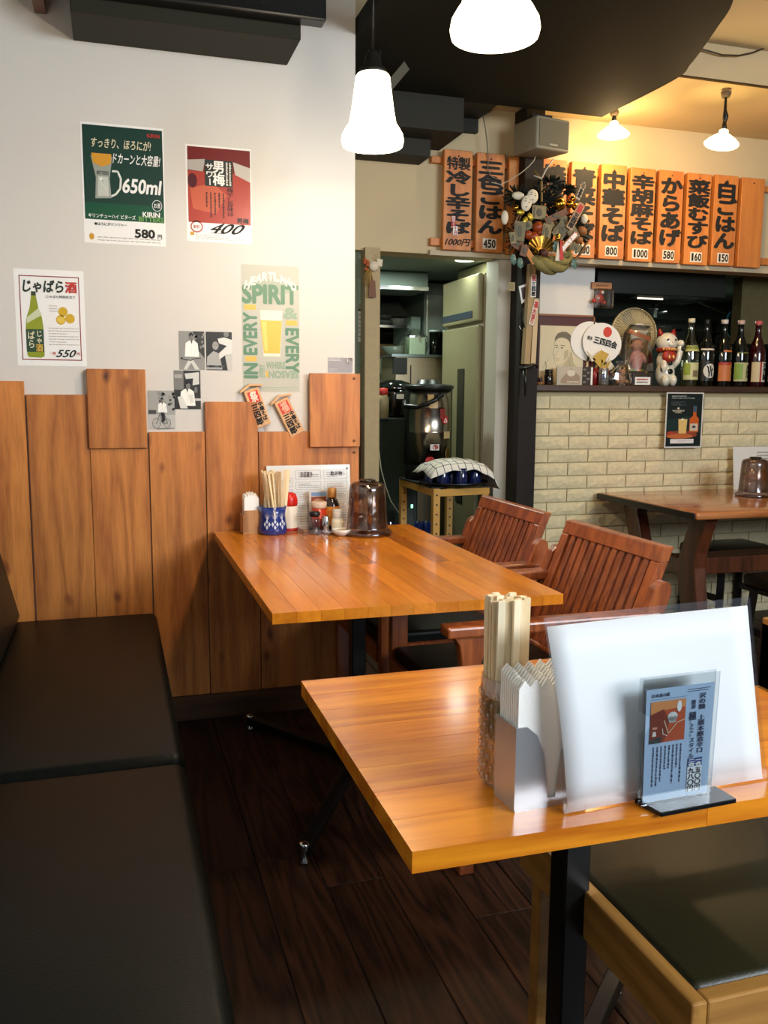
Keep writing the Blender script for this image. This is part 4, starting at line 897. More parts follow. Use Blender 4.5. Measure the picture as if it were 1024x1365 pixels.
# things fixed to the pillar
t, S = wall_sheet('note_card', 'small tan note card stuck on the pillar beside the white dispenser tag', 'card', 677.5, 376, 686.5, 388, 3.878, paper=mat('#9a8b62', .7)); S.scribble(.15, .2, .85, .8, 3, dk('#6d6044'), fill=.3); S.done(t)
t = thing('small_picture', 'small tilted picture with white edge stuck on the pillar', 'picture', onY(697, 392, 3.875)); c = onY(697, 392, 3.875)
MB().prism([(-.022, .035), (.016, .048), (.018, -.03), (-.004, -.045)], c, (1, 0, 0), (0, 0, 1), (0, .002, 0)).build('white_edge', WHT, t); MB().prism([(-.010, .028), (.014, .036), (.015, -.02), (.0, -.026)], c+Vector((0, -.001, 0)), (1, 0, 0), (0, 0, 1), (0, .0009, 0)).build('print_sheet', mat('#3c2422', .5), t)
t = thing('long_paper_tube', 'long beige cardboard box hanging along the right edge of the pillar', 'box', onY(708, 485, 3.86))
MB().bar(onY(700.5, 485.5, 3.855), onY(708.5, 352, 3.855), .038, .03, (1, 0, 0)).build('carton', mat('#a38a62', .7, vary=.05), t, bevel=.002)
MB().bar(onY(710, 485, 3.852), onY(714.5, 398, 3.852), .018, .026, (1, 0, 0)).build('inner_carton', mat('#c3ac85', .7), t, bevel=.002)
def strip(lb, a, b, w_, Y, txt, pc, tc):
    A_, B_ = onY(*a, Y), onY(*b, Y); t = thing('paper_strip', lb, 'paper', (A_.x, Y, B_.z)); U = (B_-A_).normalized(); R_ = Vector((-U.z, 0, U.x))*-1
    if R_.x < 0: R_ = -R_
    MB().prism([(-w_/2, 0), (w_/2, 0), (w_/2, (B_-A_).length), (-w_/2, (B_-A_).length)], A_, R_, U, (0, .0012, 0)).build('paper', pc, t)
    S = Sheet(A_-R_*(w_/2)+Vector((0, -.0005, 0)), R_*w_, B_-A_, (0, -1, 0)); k = len(txt[0]); S.vtext(txt[0], .1, .03, .9, .3, RED, bold=.05); S.vtext(txt[1], .1, .33, .9, .97, tc, bold=.05); S.done(t)
strip('white paper strip with red and black characters on the beige box', (712, 366), (711, 396), .026, 3.835, ('祝', '三四郎'), WHT, INK)
strip('tilted white paper strip with red characters beside the beige box', (716, 401), (708, 433), .026, 3.832, ('福', '大当り'), mat('#d9cdb9', .6), RED)
t = thing('folded_umbrella', 'black folded umbrella handle hooked beside the shelf end', 'umbrella', onY(703, 500, 3.84))
MB().tube([onY(*p, 3.83) for p in ((692, 491), (698, 490), (705, 489), (711, 486), (716, 487), (717, 491))], [.006, .011, .012, .008, .006, .004], 8).build('handle', BLK, t)
MB().tube([onY(*p, 3.83) for p in ((700, 492), (700.5, 510), (700, 528))], [.012, .009, .004], 8).build('canopy', BLK, t)
MB().tube([onY(*p, 3.83) for p in ((694, 440), (691, 430), (693, 418), (698, 410), (697, 425), (699, 437))], .0035, 6).build('strap', BLKM, t)
MB().tube([onY(*p, 3.828) for p in ((692, 432), (694, 439), (698, 441))], .002, 6).build('ring', CHROME, t)
# straw wreath ornament on the passage post
t = thing('straw_ornament', 'small dried straw charm with a round white tag on the passage post', 'ornament', onY(493, 365, 3.95))
STRAW = mat('#8a6a2c', .8, vary=.2)
m = MB()
for k in range(14): a, b = onY(495, 352, 3.955), onY(random.uniform(480, 497), random.uniform(372, 386), 3.95); m.tube([a, (a+b)/2+Vector((-.006, -.01, 0)), b], .0018, 5)
m.build('straw', STRAW, t)['kind'] = 'stuff'
m = MB(); 
for k in range(7): m.ell(onY(489+random.uniform(-3, 3), 352+random.uniform(-7, 7), 3.945), .009, seg=8, ring=5)
m.build('dried_berries', mat('#a4532a', .6), t)['kind'] = 'stuff'
MB().lathe([(0, 0), (.022, 0), (.022, .003), (0, .003)], onY(498.5, 354.5, 3.942), 20, ax=(0, -1, 0)).build('round_tag', mat('#d0c5ad', .5), t)
MB().prism([(-.014, -.014), (.012, -.018), (.016, .014), (-.01, .018)], onY(506, 350, 3.943), (1, 0, 0), (0, 0, 1), (0, .001, 0)).build('paper_tag', mat('#cbbfa6', .6), t)
MB().prism([(-.014, -.037), (.022, -.037), (.017, .037), (-.010, .037)], onY(495.5, 385, 3.945), (1, 0, 0), (0, 0, 1), (0, .005, 0)).build('wooden_tag', mat('#6d4223', .6), t)
MB().tube([onY(500, 345, 3.95), onY(504, 338, 3.96), onY(507, 344, 3.95)], .0012, 5).build('string', mat('#b8a888', .7), t)

# ================================================================== RAKE ORNAMENT ON THE PILLAR
t = thing('rake_ornament', 'large festive rake ornament crowded with masks, gold fan, notes and straw rope', 'ornament', onY(732, 285, 3.8))
def K(px, py, Y=3.76): return onY(px, py, Y)
PINE = mat('#0c140d', .85, vary=.3, bscale=80)
for (cx, cy, rx, ry) in ((690, 262, 20, 18), (733, 245, 24, 12), (752, 253, 18, 9), (700, 290, 18, 30), (715, 262, 20, 14), (740, 300, 34, 34), (694, 318, 22, 26), (768, 310, 20, 26), (726, 270, 26, 18)):
    m = MB()
    for k in range(90):
        a = random.uniform(0, 2*PI); q = random.uniform(.4, 1.05)**.5; p0 = K(cx, cy, 3.83); p1 = K(cx+rx*q*math.cos(a), cy+ry*q*math.sin(a), 3.80+random.uniform(-.03, .05))
        m.bar(p0.lerp(p1, .25), p1, .005, .004)
    m.build('pine_sprig', PINE, t)['kind'] = 'stuff'
MB().tube([K(712, 228, 3.8), K(722, 240, 3.79), K(722, 300, 3.8)], .006).build('bamboo_stem', mat('#7a6238', .6), t)
MB().tube([K(738, 212, 3.79), K(728, 226, 3.78), K(722, 238, 3.78), K(712, 234, 3.78)], .0035, 6).build('white_cord', mat('#b9b4a2', .7), t)
GOLD = mat('#c89b3a', .2, metal=1); SHOJI = mat('#cfc7b0', .5)
m = MB()                                            # straw rope, two twisted strands hanging as a crescent
for s_ in range(3):
    pts_ = []
    for k in range(29):
        u = k/28; ang = PI*(.93-.86*u); cx = 732+29*math.cos(ang); cy = 332+22*math.sin(ang); r_ = 2+6*math.sin(PI*u)
        tw = u*9+s_*2*PI/3; pts_.append(K(cx+r_*math.cos(tw)*.6, cy+r_*math.cos(tw)*.8, 3.745+.0035*r_*math.sin(tw)))
    m.tube(pts_, [.006+.017*math.sin(PI*k/28) for k in range(29)], 9)
m.build('straw_rope', mat('#7e7442', .8, bump=.5, bscale=120, vary=.2), t)
def disc_mask(cx, cy, rx, ry, tilt, nm='mask'):
    R3 = Matrix.Rotation(tilt, 3, 'Y'); c = K(cx, cy, 3.735); mk = MB().ell(c, (rx, .010, ry), seg=18, ring=10, rot=R3).build(nm, SHOJI, t)
    m = MB()
    for dx in (-.4, .35): m.ell(c+R3@Vector((dx*rx, -.0095, ry*.15)), (rx*.16, .002, ry*.07), seg=8, ring=4); m.ell(c+R3@Vector((dx*rx, -.009, ry*.45)), (rx*.15, .002, ry*.05), seg=8, ring=4)
    m.ell(c+R3@Vector((0, -.0095, -ry*.5)), (rx*.2, .002, ry*.06), seg=8, ring=4); m.build('face_lines', mat('#6b5a30', .6), mk)
disc_mask(702, 271, .026, .036, .25); disc_mask(710, 262, .028, .032, .2)
for cx, cy, rx, ry in ((691, 261, 9, 5), (673, 290, 5, 9)): MB().ell(K(cx, cy, 3.76), (rx*.0035, .012, ry*.0035)).build('paper_disc', SHOJI, t)
for cx, cy, r_ in ((746, 272, .028), (760, 272, .018), (764, 265, .014), (688, 277, .013), (767, 276, .016), (715, 335, .014)): MB().ell(K(cx, cy, 3.75), r_).build('gold_bell', GOLD, t)
for cx, cy, r_ in ((717, 303, .026), (711, 316, .025), (704, 313, .02), (720, 310, .018)): MB().ell(K(cx, cy, 3.745), r_).build('orange_ball', mat('#8f3c18', .35), t)
# gold fan
m = MB(); c = K(722, 338, 3.72); n = 9
for k in range(n):
    a0_, a1_ = PI*(.12+.80*k/n), PI*(.12+.80*(k+.5)/n); a2_ = PI*(.12+.80*(k+1)/n)
    f = lambda a, r_, d_: c+Vector((-r_*math.cos(a), d_, r_*math.sin(a)))
    m.add([f(a0_, .02, 0), f(a0_, .078, 0), f(a1_, .078, -.007), f(a1_, .02, -.004)], [(0, 1, 2, 3)]); m.add([f(a1_, .02, -.004), f(a1_, .078, -.007), f(a2_, .078, 0), f(a2_, .02, 0)], [(0, 1, 2, 3)])
m.build('gold_fan', mat('#c6a45a', .25, metal=1), t)
MB().prism([(-.045, .035), (.01, -.04), (.03, -.02), (-.025, .05)], K(708, 341, 3.716), (1, 0, 0), (0, 0, 1), (0, .003, 0)).build('orange_panel', mat('#b8741c', .5), t)
MB().ell(K(726, 337, 3.70), (.02, .012, .019)).build('dark_rosette', mat('#4a2016', .6), t)
# folded notes and pictures
for i, (cx, cy, w_, h_, a) in enumerate(((719, 283, .07, .06, .02), (704, 300, .045, .04, -.5), (733, 300, .05, .04, .9), (757, 330, .045, .06, .4), (752, 296, .04, .05, -.2), (690, 325, .05, .045, .5), (742, 288, .12, .028, -.45), (693, 308, .055, .085, .1), (748, 308, .06, .075, .7), (729, 309, .045, .07, .15), (699, 334, .035, .05, .25), (765, 312, .05, .05, -.6), (684, 317, .03, .05, -.2), (768, 330, .05, .035, .3))):
    c = K(cx, cy, 3.735-.004*i+.02); R3 = Matrix.Rotation(a, 3, 'Y'); nt_ = MB().prism([(-w_/2, -h_/2), (w_/2, -h_/2), (w_/2, h_/2), (-w_/2, h_/2)], c, R3@Vector((1, 0, 0)), R3@Vector((0, 0, 1)), (0, .002, 0)).build('folded_note', mat(random.choice(('#7d7350', '#93865c', '#6b6448', '#6b4630')), .6), t)
    m = MB(); m.ell(c+Vector((0, -.0006, 0)), (w_*.2, .0012, h_*.3), seg=10, ring=6); m.prism([(-w_*.42, -h_*.38), (-w_*.3, -h_*.38), (-w_*.3, h_*.38), (-w_*.42, h_*.38)], c+Vector((0, -.0008, 0)), R3@Vector((1, 0, 0)), R3@Vector((0, 0, 1)), (0, .0006, 0)); m.build('print', mat('#4f4d3f', .6), nt_)
def tagboard(cx, cy, w_, h_, a, col_, t1, t2, c1, c2, Y=3.71):
    c = K(cx, cy, Y); R3 = Matrix.Rotation(a, 3, 'Y'); U = R3@Vector((1, 0, 0)); V = R3@Vector((0, 0, 1))
    b = MB().prism([(-w_/2, -h_/2), (w_/2, -h_/2), (w_/2, h_/2-.01), (0, h_/2), (-w_/2, h_/2-.01)], c, U, V, (0, .005, 0)).build('wooden_tablet', mat(col_, .5), t)
    S = Sheet(c-U*(w_/2)+V*(h_/2)+Vector((0, -.0005, 0)), U*w_, -V*h_, (0, -1, 0)); S.vtext(t1, .12, .08, .88, .38, c1, bold=.06); S.vtext(t2, .12, .40, .88, .95, c2, bold=.06); S.done(b)
tagboard(768, 288, .034, .135, .52, '#a98a6a', '祭', '三四郎', RED, INK); tagboard(775, 254, .022, .085, .42, '#c5b79c', '福', '来', mat('#5a5040', .6), INK, 3.72)
tagboard(759, 322, .026, .12, .75, '#a9603e', '商', '売繁盛', WHP, WHP, 3.705)
MB().ell(K(779, 292, 3.74), (.017, .015, .022)).build('white_figure', SHOJI, t); MB().ell(K(776, 308, 3.74), (.026, .02, .02), rot=Matrix.Rotation(.5, 3, 'Y')).ell(K(772, 320, 3.745), (.02, .016, .016)).build('brown_figure', mat('#8f5c30', .6), t)
MB().prism([(-.012, -.045), (.012, -.045), (0, .04)], K(744, 334, 3.70), (1, 0, 0), (0, 0, 1), (0, .006, 0)).build('white_tassel', SHOJI, t); MB().prism([(-.006, -.05), (.016, -.045), (.002, .04), (-.004, .04)], K(748, 332, 3.698), (1, 0, 0), (0, 0, 1), (0, .006, 0)).build('red_tassel', RED, t)
MB().lathe([(0, -.014), (.010, -.012), (.013, 0), (.007, .008), (.012, .014), (0, .018)], K(744, 317, 3.70), 12).build('gold_gourd', GOLD, t)
for (cx, cy, fl_) in ((737, 328, 1), (697, 350, -1), (762, 352, 1), (688, 345, -1)):
    lf = MB(); ed = MB()
    for k in range(6):
        a = (k-2.5)*.38+(.2*fl_); L_ = .032; d_ = Vector((fl_*math.cos(a)*L_, 0, math.sin(a)*L_)); n_ = Vector((-d_.z, 0, d_.x))*.28; c = K(cx, cy, 3.712+.001*k)
        lf.add([c, c+d_*.5+n_, c+d_, c+d_*.5-n_], [(0, 1, 2, 3)]); ed.tube([c, c+d_*.5+n_, c+d_, c+d_*.5-n_, c], .0008, 4)
    o = lf.build('paper_leaves', mat('#24564a', .5), t); ed.build('white_edging', mat('#a9b8a8', .5), o)
for k, (cx, cy) in enumerate(((694, 283), (707, 289), (700, 294))): MB().ell(K(cx, cy, 3.74), (.02, .006, .012), rot=Matrix.Rotation(k, 3, 'Y')).build('gold_leaf', mat('#a8912c', .35, metal=.6), t)
for a_, b_ in (((676, 318), (700, 268)), ((680, 335), (694, 286)), ((782, 330), (760, 352)), ((786, 318), (768, 346))): MB().bar(K(*a_, 3.79), K(*b_, 3.79), .016, .006).build('bamboo_slat', mat('#6f4f2c', .6, vary=.1), t)

# ================================================================== ON THE HATCH SHELF
SZ = 1.2465
def SX(px, Y=4.08, py=500): return onY(px, py, Y).x
# framed portrait
YP = 4.085; A, B = onY(715.5, 418, YP), onY(789, 513, YP); A.z += .0; B.z = SZ
t = thing('framed_portrait', 'pencil portrait of a man with short dark hair in a maroon frame on the shelf', 'picture', ((A.x+B.x)/2, YP, SZ))
MB().box(A.x, B.x, YP-.004, YP+.012, SZ, A.z).build('mat_board', mat('#4a1c16', .5), t)
fw = .010; FR = mat('#8a5630', .4)
for q in ((A.x, B.x, A.z-fw, A.z), (A.x, A.x+fw, SZ, A.z), (B.x-fw, B.x, SZ, A.z)): MB().box(q[0], q[1], YP-.010, YP+.013, q[2], q[3]).build('frame_rail', FR, t, bevel=.001, bseg=1)
C_, D_ = onY(720.5, 433.5, YP-.005), onY(776, 512, YP-.005); MB().box(C_.x, D_.x, YP-.006, YP-.004, SZ+.001, C_.z).build('drawing_paper', mat('#d2c7a6', .6), t)
S = Sheet((C_.x, YP-.0062, C_.z), (D_.x-C_.x, 0, 0), (0, 0, SZ-C_.z), (0, -1, 0)); PC = dk('#6e6650'); PD = dk('#57503c'); PS = dk('#b5a987')
S.poly([(.50, .70), (.66, .55), (.73, .42), (.78, .62), (.90, .72), (.98, .80), (.98, .98), (.55, .98), (.52, .84)], PS, 1)
S.poly([(.335, .275), (.34, .19), (.40, .125), (.50, .095), (.60, .10), (.68, .14), (.73, .21), (.76, .30), (.755, .36), (.71, .37), (.695, .30), (.655, .245), (.60, .215), (.50, .195), (.41, .21), (.365, .245)], PC, 2)
for k in range(12): S.line([(.36+.03*k, .20-.03*math.sin(k*.28)), (.40+.031*k, .125+.004*k)], .0009, PD, 3)
S.line([(.337, .27), (.335, .33), (.33, .37), (.31, .44), (.295, .475), (.33, .495), (.325, .525), (.34, .545), (.335, .575), (.355, .60), (.36, .645), (.41, .68), (.50, .655), (.60, .59), (.675, .50), (.69, .43)], .0011, PC, 3)
S.line([(.70, .35), (.735, .33), (.75, .38), (.72, .45), (.69, .46)], .0011, PC, 3); S.line([(.345, .335), (.41, .325)], .0024, PD, 3); S.line([(.47, .325), (.57, .335)], .0026, PD, 3)
S.oval(.385, .365, .020, .010, PD, 3, n=8); S.oval(.50, .37, .022, .011, PD, 3, n=8); S.line([(.36, .362), (.42, .362)], .0009, PC, 3); S.line([(.465, .362), (.54, .366)], .0009, PC, 3)
S.line([(.43, .37), (.40, .44), (.385, .485), (.33, .495)], .0009, PC, 3); S.line([(.345, .555), (.40, .55), (.45, .56)], .0019, PD, 3); S.line([(.37, .585), (.43, .585)], .0009, PC, 3)
S.poly([(.56, .42), (.66, .40), (.64, .52), (.55, .58)], PS, 2); S.line([(.48, .67), (.49, .78), (.42, .84), (.28, .92), (.18, .98)], .0011, PC, 3); S.line([(.66, .53), (.70, .66), (.80, .74), (.96, .80)], .0011, PC, 3)
S.line([(.07, .72), (.16, .61), (.22, .57)], .0011, PD, 3); S.line([(.06, .96), (.2, .84), (.3, .78)], .0013, PD, 3); S.line([(.13, .60), (.16, .68), (.14, .76)], .003, dk('#7b7a45'), 3); S.done(t)
# round paper fans
def hand_fan(label, cx, cy, Y, art, tilt=.18):
    c = onY(cx, cy, Y); t = thing('paper_fan', label, 'fan', c, group='round paper fans on the shelf')
    R3 = Matrix.Rotation(tilt, 4, 'Y'); t.rotation_euler = (0, tilt, 0); WM[t.name] = WM[t.name]@R3
    r_ = .108; pg = [(r_*1.05*math.sin(a), r_*.93*math.cos(a)) for a in [2*PI*k/36 for k in range(36)]]
    MB().prism(pg, (0, 0, 0), (1, 0, 0), (0, 0, 1), (0, .002, 0)).build('fan_paper', WHT, t, local=True)
    MB().bar((0, .003, -.22), (0, .003, -.05), .011, .006, (0, 1, 0)).build('handle', mat('#c9b486', .5), t, local=True)
    if art:
        W_ = wmat(t); S = Sheet(W_@Vector((-.11, -.0008, .1)), W_.to_3x3()@Vector((.22, 0, 0)), W_.to_3x3()@Vector((0, 0, -.2)), (0, -1, 0))
        S.oval(.57, .20, .115, .13, dk('#c9402a'), 2); S.text('三四四会', .27, .38, .89, .56, INK, bold=.04, shear=0); S.text('博多', .08, .42, .22, .52, dk('#55524a'), bold=.03); S.done(t)
hand_fan('round white paper fan behind the one with the red circle', 787, 455, 4.075, 0, .1)
hand_fan('round white paper fan with a red circle and black characters', 803, 457, 4.06, 1, .22)
# gold paper charm in a can
c = onY(801, 505, 4.03); t = thing('gold_charm', 'folded gold and white paper charm in front of the round fans', 'ornament', onY(803, 512, 4.035))
GP = mat('#d2a94e', .35, metal=.5)
for (a, b, c_, mt) in (((790, 478), (803, 466), (806, 497), GP), ((796, 495), (815, 480), (806, 500), GP), ((804, 468), (812, 472), (800, 494), GP), ((812, 478), (820, 490), (803, 499), SHOJI), ((783, 468), (789, 482), (795, 480), SHOJI)):
    P3 = [onY(*q, 4.03) for q in (a, b, c_)]; MB().add(P3+[p_+Vector((0, .006, 0)) for p_ in P3], [(0, 1, 2), (5, 4, 3), (0, 3, 4, 1), (1, 4, 5, 2), (2, 5, 3, 0)]).build('folded_paper', mt, t)
MB().tube([onY(802, 498, 4.035), Vector((onY(802, 510, 4.035).x, 4.035, SZ))], .003, 6).build('stick', mat('#b8985a', .5), t)
# hanging bag of a small red figure
t = thing('hanging_toy', 'small red toy figure in a clear bag hanging on the white panel', 'toy', onY(799, 408, 4.09))
A, B = onY(789, 376, 4.10), onY(815, 386, 4.10); MB().box(A.x, B.x, 4.096, 4.106, B.z, A.z).build('header_card', mat('#a26f44', .5), t)
S = Sheet((A.x, 4.0955, A.z), (B.x-A.x, 0, 0), (0, 0, B.z-A.z), (0, -1, 0)); S.scribble(.2, .3, .8, .7, 1, dk('#6d4526'), fill=.6); S.done(t)
c = onY(799, 398, 4.08); m = MB(); m.ell(c, (.026, .014, .024)).ell(c+Vector((.008, -.002, .03)), .014).ell(c+Vector((-.03, 0, -.012)), (.014, .01, .01)).ell(c+Vector((.028, 0, -.02)), (.014, .01, .01)); m.build('figure', mat('#b33a2a', .4), t)
MB().ell(c+Vector((.01, -.012, .03)), (.010, .006, .009)).ell(c+Vector((-.012, -.012, .0)), (.008, .006, .006)).build('face', WHT, t)
MB().box(A.x+.01, B.x-.005, 4.055, 4.095, B.z-.10, B.z).build('bag', GLASSY, t, bevel=.012, bseg=2)
# electric fan
c = onY(845, 446, 4.27); t = thing('electric_fan', 'beige electric fan with round wire guard behind the dolls', 'fan', (c.x, 4.3, SZ))
BG = mat('#cdbb8c', .5)
R_ = .140
MB().lathe([(R_, -.01), (R_+.006, 0), (R_, .01), (R_-.004, 0), (R_, -.01)], c, 40, ax=(0, -1, 0)).build('rim', BG, t)
for k in range(56):
    a = 2*PI*k/56; u = Vector((math.cos(a), 0, math.sin(a))); MB().tube([c+u*.04+Vector((0, -.05, 0)), c+u*.10+Vector((0, -.045, 0)), c+u*R_+Vector((0, -.01, 0))], .0024, 4).build('guard_wire', BG, t)
MB().ell(c+Vector((0, -.05, 0)), (.058, .006, .058)).build('centre_cap', mat('#d3cdbd', .4), t)
for k in range(4):
    a = k*PI/2+.4; u = Vector((math.cos(a), 0, math.sin(a))); v_ = Vector((-u.z, 0, u.x)); MB().add([c+u*.02, c+u*.12+v_*.05+Vector((0, .015, 0)), c+u*.125-v_*.02, c+u*.05-v_*.03+Vector((0, -.01, 0))], [(0, 1, 2, 3)]).build('blade', mat('#8d8a72', .4), t)
MB().lathe([(0, .0), (.05, .0), (.055, .04), (.05, .10), (0, .11)], c, 16, ax=(0, 1, 0)).build('motor_housing', BG, t)
MB().lathe([(.07, SZ-c.z+.0), (.07, SZ-c.z+.02), (.015, SZ-c.z+.035), (.012, -.03)], (c.x, 4.30, c.z), 20).build('stand', BG, t)
# plastic wrapped doll
c = Vector((onY(848, 480, 4.06).x, 4.06, SZ+.075)); t = thing('wrapped_doll', 'pink smiling doll standing in a clear wrapper in front of the electric fan', 'doll', (c.x, 4.06, SZ))
MB().box(c.x-.045, c.x+.045, 4.03, 4.12, SZ, SZ+.075).build('plinth_box', mat('#3a2a1c', .6), t, bevel=.004)
FL = mat('#c98a66', .5); m = MB(); m.ell(c+Vector((0, 0, .055)), (.036, .03, .062)).ell(c+Vector((-.034, -.012, .07)), (.014, .013, .03), rot=Matrix.Rotation(.5, 3, 'Y')).ell(c+Vector((.034, -.012, .07)), (.014, .013, .03), rot=Matrix.Rotation(-.5, 3, 'Y')); m.build('dress', mat('#c98a80', .6, vary=.3, bscale=70), t)
m = MB(); m.ell(c+Vector((0, -.002, .135)), (.032, .03, .032), seg=18, ring=12).ell(c+Vector((-.031, 0, .132)), .008).ell(c+Vector((.031, 0, .132)), .008).ell(c+Vector((0, -.032, .131)), .004); o = m.build('head', FL, t)
m = MB(); m.ell(c+Vector((-.011, -.030, .138)), .0032).ell(c+Vector((.012, -.030, .138)), .0032).ell(c+Vector((0, -.030, .121)), (.007, .002, .0018)); m.build('face_marks', INK, o)
MB().ell(c+Vector((0, .004, .150)), (.031, .028, .021)).build('hair', mat('#7d4a2a', .7), t)
m = MB(); m.add([c+Vector(v) for v in ((-.075, -.05, 0), (.075, -.05, 0), (.075, .05, 0), (-.075, .05, 0), (-.06, -.03, .2), (.06, -.03, .2), (.06, .03, .2), (-.06, .03, .2), (-.05, -.01, .24), (.07, -.01, .235))], [(0, 1, 5, 4), (1, 2, 6, 5), (2, 3, 7, 6), (3, 0, 4, 7), (4, 5, 9, 8), (6, 7, 8, 9)], sm=True); m.build('wrapper', GLASSY, t)
m = MB(); m.bar(c+Vector((-.06, -.02, .205)), c+Vector((.065, -.025, .165)), .004, .022, (0, 0, 1)); m.build('wrapper_label', mat('#b5683c', .5), t)
# beckoning cat
cx = SX(886.5, 4.05); t = thing('beckoning_cat', 'white beckoning cat figurine with red ears, red bib and black spots', 'figurine', (cx, 4.05, SZ))
WC = mat('#d9d4c2', .15, coat=.6); c = Vector((cx, 4.05, SZ)); RC = mat('#8e1c16', .3, coat=.3)
m = MB(); m.ell(c+Vector((.0, 0, .065)), (.052, .045, .068), seg=24, ring=14).ell(c+Vector((.0, .01, .13)), (.045, .038, .055), seg=20, ring=12).ell(c+Vector((-.022, -.035, .03)), (.02, .022, .03)).ell(c+Vector((.026, -.035, .03)), (.02, .022, .03)).ell(c+Vector((-.03, -.03, .10)), (.018, .02, .035))
m.ell(c+Vector((0, -.004, .228)), (.058, .048, .050), seg=26, ring=16); m.tube([c+Vector((.035, -.01, .10)), c+Vector((.058, -.02, .13)), c+Vector((.070, -.022, .18)), c+Vector((.068, -.024, .215))], [.017, .017, .016, .017], 12); m.ell(c+Vector((.067, -.028, .222)), (.019, .02, .019)); m.build('body', WC, t)
for sx in (-1, 1):
    o = MB().lathe([(.019, 0), (.014, .016), (.006, .034), (0, .038)], c+Vector((sx*.036, .002, .262)), 10, ax=(sx*.25, 0, 1)).build('ear', RC, t)
m = MB(); 
for sx in (-1, 1): m.ell(c+Vector((sx*.022, -.046, .238)), (.008, .005, .006))
m.ell(c+Vector((0, -.052, .224)), (.004, .004, .003)).ell(c+Vector((.004, -.050, .213)), (.010, .003, .0012)); m.build('face_marks', mat('#3a3a2e', .4), t)
m = MB(); m.ell(c+Vector((0, -.047, .216)), (.022, .010, .013)); m.build('muzzle', WC, t)
m = MB(); m.lathe([(.044, 0), (.052, .008), (.050, .018), (.040, .022)], c+Vector((0, 0, .178)), 20); m.ell(c+Vector((0, -.032, .155)), (.042, .018, .034), seg=18, ring=10); m.build('bib', mat('#a32b1a', .5, vary=.3, bscale=60), t)
m = MB(); 
for k in range(7): a = (k-3)*.32; m.ell(c+Vector((.044*math.sin(a), -.048*math.cos(a)-.002, .19)), .0075)
m.ell(c+Vector((-.012, -.052, .150)), (.008, .004, .012)).ell(c+Vector((.012, -.052, .150)), (.008, .004, .012)); m.build('gold_trim', mat('#d9a05a', .25, metal=.4), t)
m = MB(); m.ell(c+Vector((.002, -.043, .075)), (.017, .006, .015)).ell(c+Vector((-.038, -.030, .09)), (.010, .010, .018)).ell(c+Vector((-.002, -.048, .118)), (.012, .006, .012)).ell(c+Vector((.072, -.038, .196)), (.008, .007, .014)); m.build('black_spots', mat('#14150f', .2), t)
# sake bottles
def sake(label, px, glass, cap, hh, draw, r=.046, gl=None, shell=None):
    x = SX(px, 4.08); t = thing('sake_bottle', label, 'bottle', (x, 4.08, SZ), group='tall bottles on the hatch shelf')
    MB().lathe([(0, 0), (r-.003, 0), (r, .005), (r, .18), (r*.92, .205), (r*.62, .245), (r*.40, .275), (r*.34, .30), (r*.32, hh-.03), (r*.36, hh-.026), (r*.36, hh-.012), (0, hh-.012)], seg=28).build('glass_body', glass, t, local=True)
    MB().lathe([(r*.38, hh-.022), (r*.40, hh-.018), (r*.40, hh), (0, hh)], seg=16).build('cap', cap, t, local=True)
    def wrap(z0, z1, a0, a1, rr=r, mt=WHP, off=.0006, r1=None, nm='label', n=14):
        m = MB(); vs = []
        for i in range(n+1):
            a = a0+(a1-a0)*i/n
            for z, q in ((z0, rr), (z1, r1 or rr)): vs.append(((q+off)*math.sin(a), -(q+off)*math.cos(a), z))
        m.add(vs, [(2*i, 2*i+2, 2*i+3, 2*i+1) for i in range(n)], 0, True); return m.build(nm, mt, t, local=True)
    draw(wrap, t); return t
DG = mat('#0a0d08', .06, coat=.5); CG = film('clear_green_glass', .16, (.78, .82, .62), .04); RG = mat('#2c060a', .08, coat=.5)
def lab_text(t, txt, u0, u1, z0, z1, mt, r=.046, vertical=True, bold=.05):
    # characters bent round the bottle: one strip sheet mapped to the cylinder
    mb = MB(); n = len(txt)
    for i, chx in enumerate(txt):
        vs, fs = glyph(chx)
        for k_, (dx, dy) in enumerate(STAMP[:5]):
            V = []
            for x, y in vs:
                nx_ = (x-EX)/EM+.5+dx*bold; ny = (y-EY)/EM+.5+dy*bold
                if vertical: a = u0+(u1-u0)*nx_; z = z1-(z1-z0)*(i+1-ny)/n
                else: a = u0+(u1-u0)*(i+nx_)/n; z = z0+(z1-z0)*ny
                q = r+.0012+k_*.0001; V.append((q*math.sin(a), -q*math.cos(a), z))
            mb.add(V, fs)
    mb.build('lettering', mt, t, local=True)['kind'] = 'stuff'
def d1(w_, t): w_(.035, .125, -1.3, .9, mt=mat('#c5c08a', .5)); w_(.06, .12, -1.25, -.5, mt=mat('#8fa338', .5), off=.0012, nm='green_patch'); w_(.05, .085, -.2, .6, mt=mat('#7a6a4a', .5), off=.0012, nm='picture_patch'); w_(.185, .215, -1.2, 1.2, rr=.0455, r1=.0385, mt=mat('#b9b873', .5), nm='neck_label')
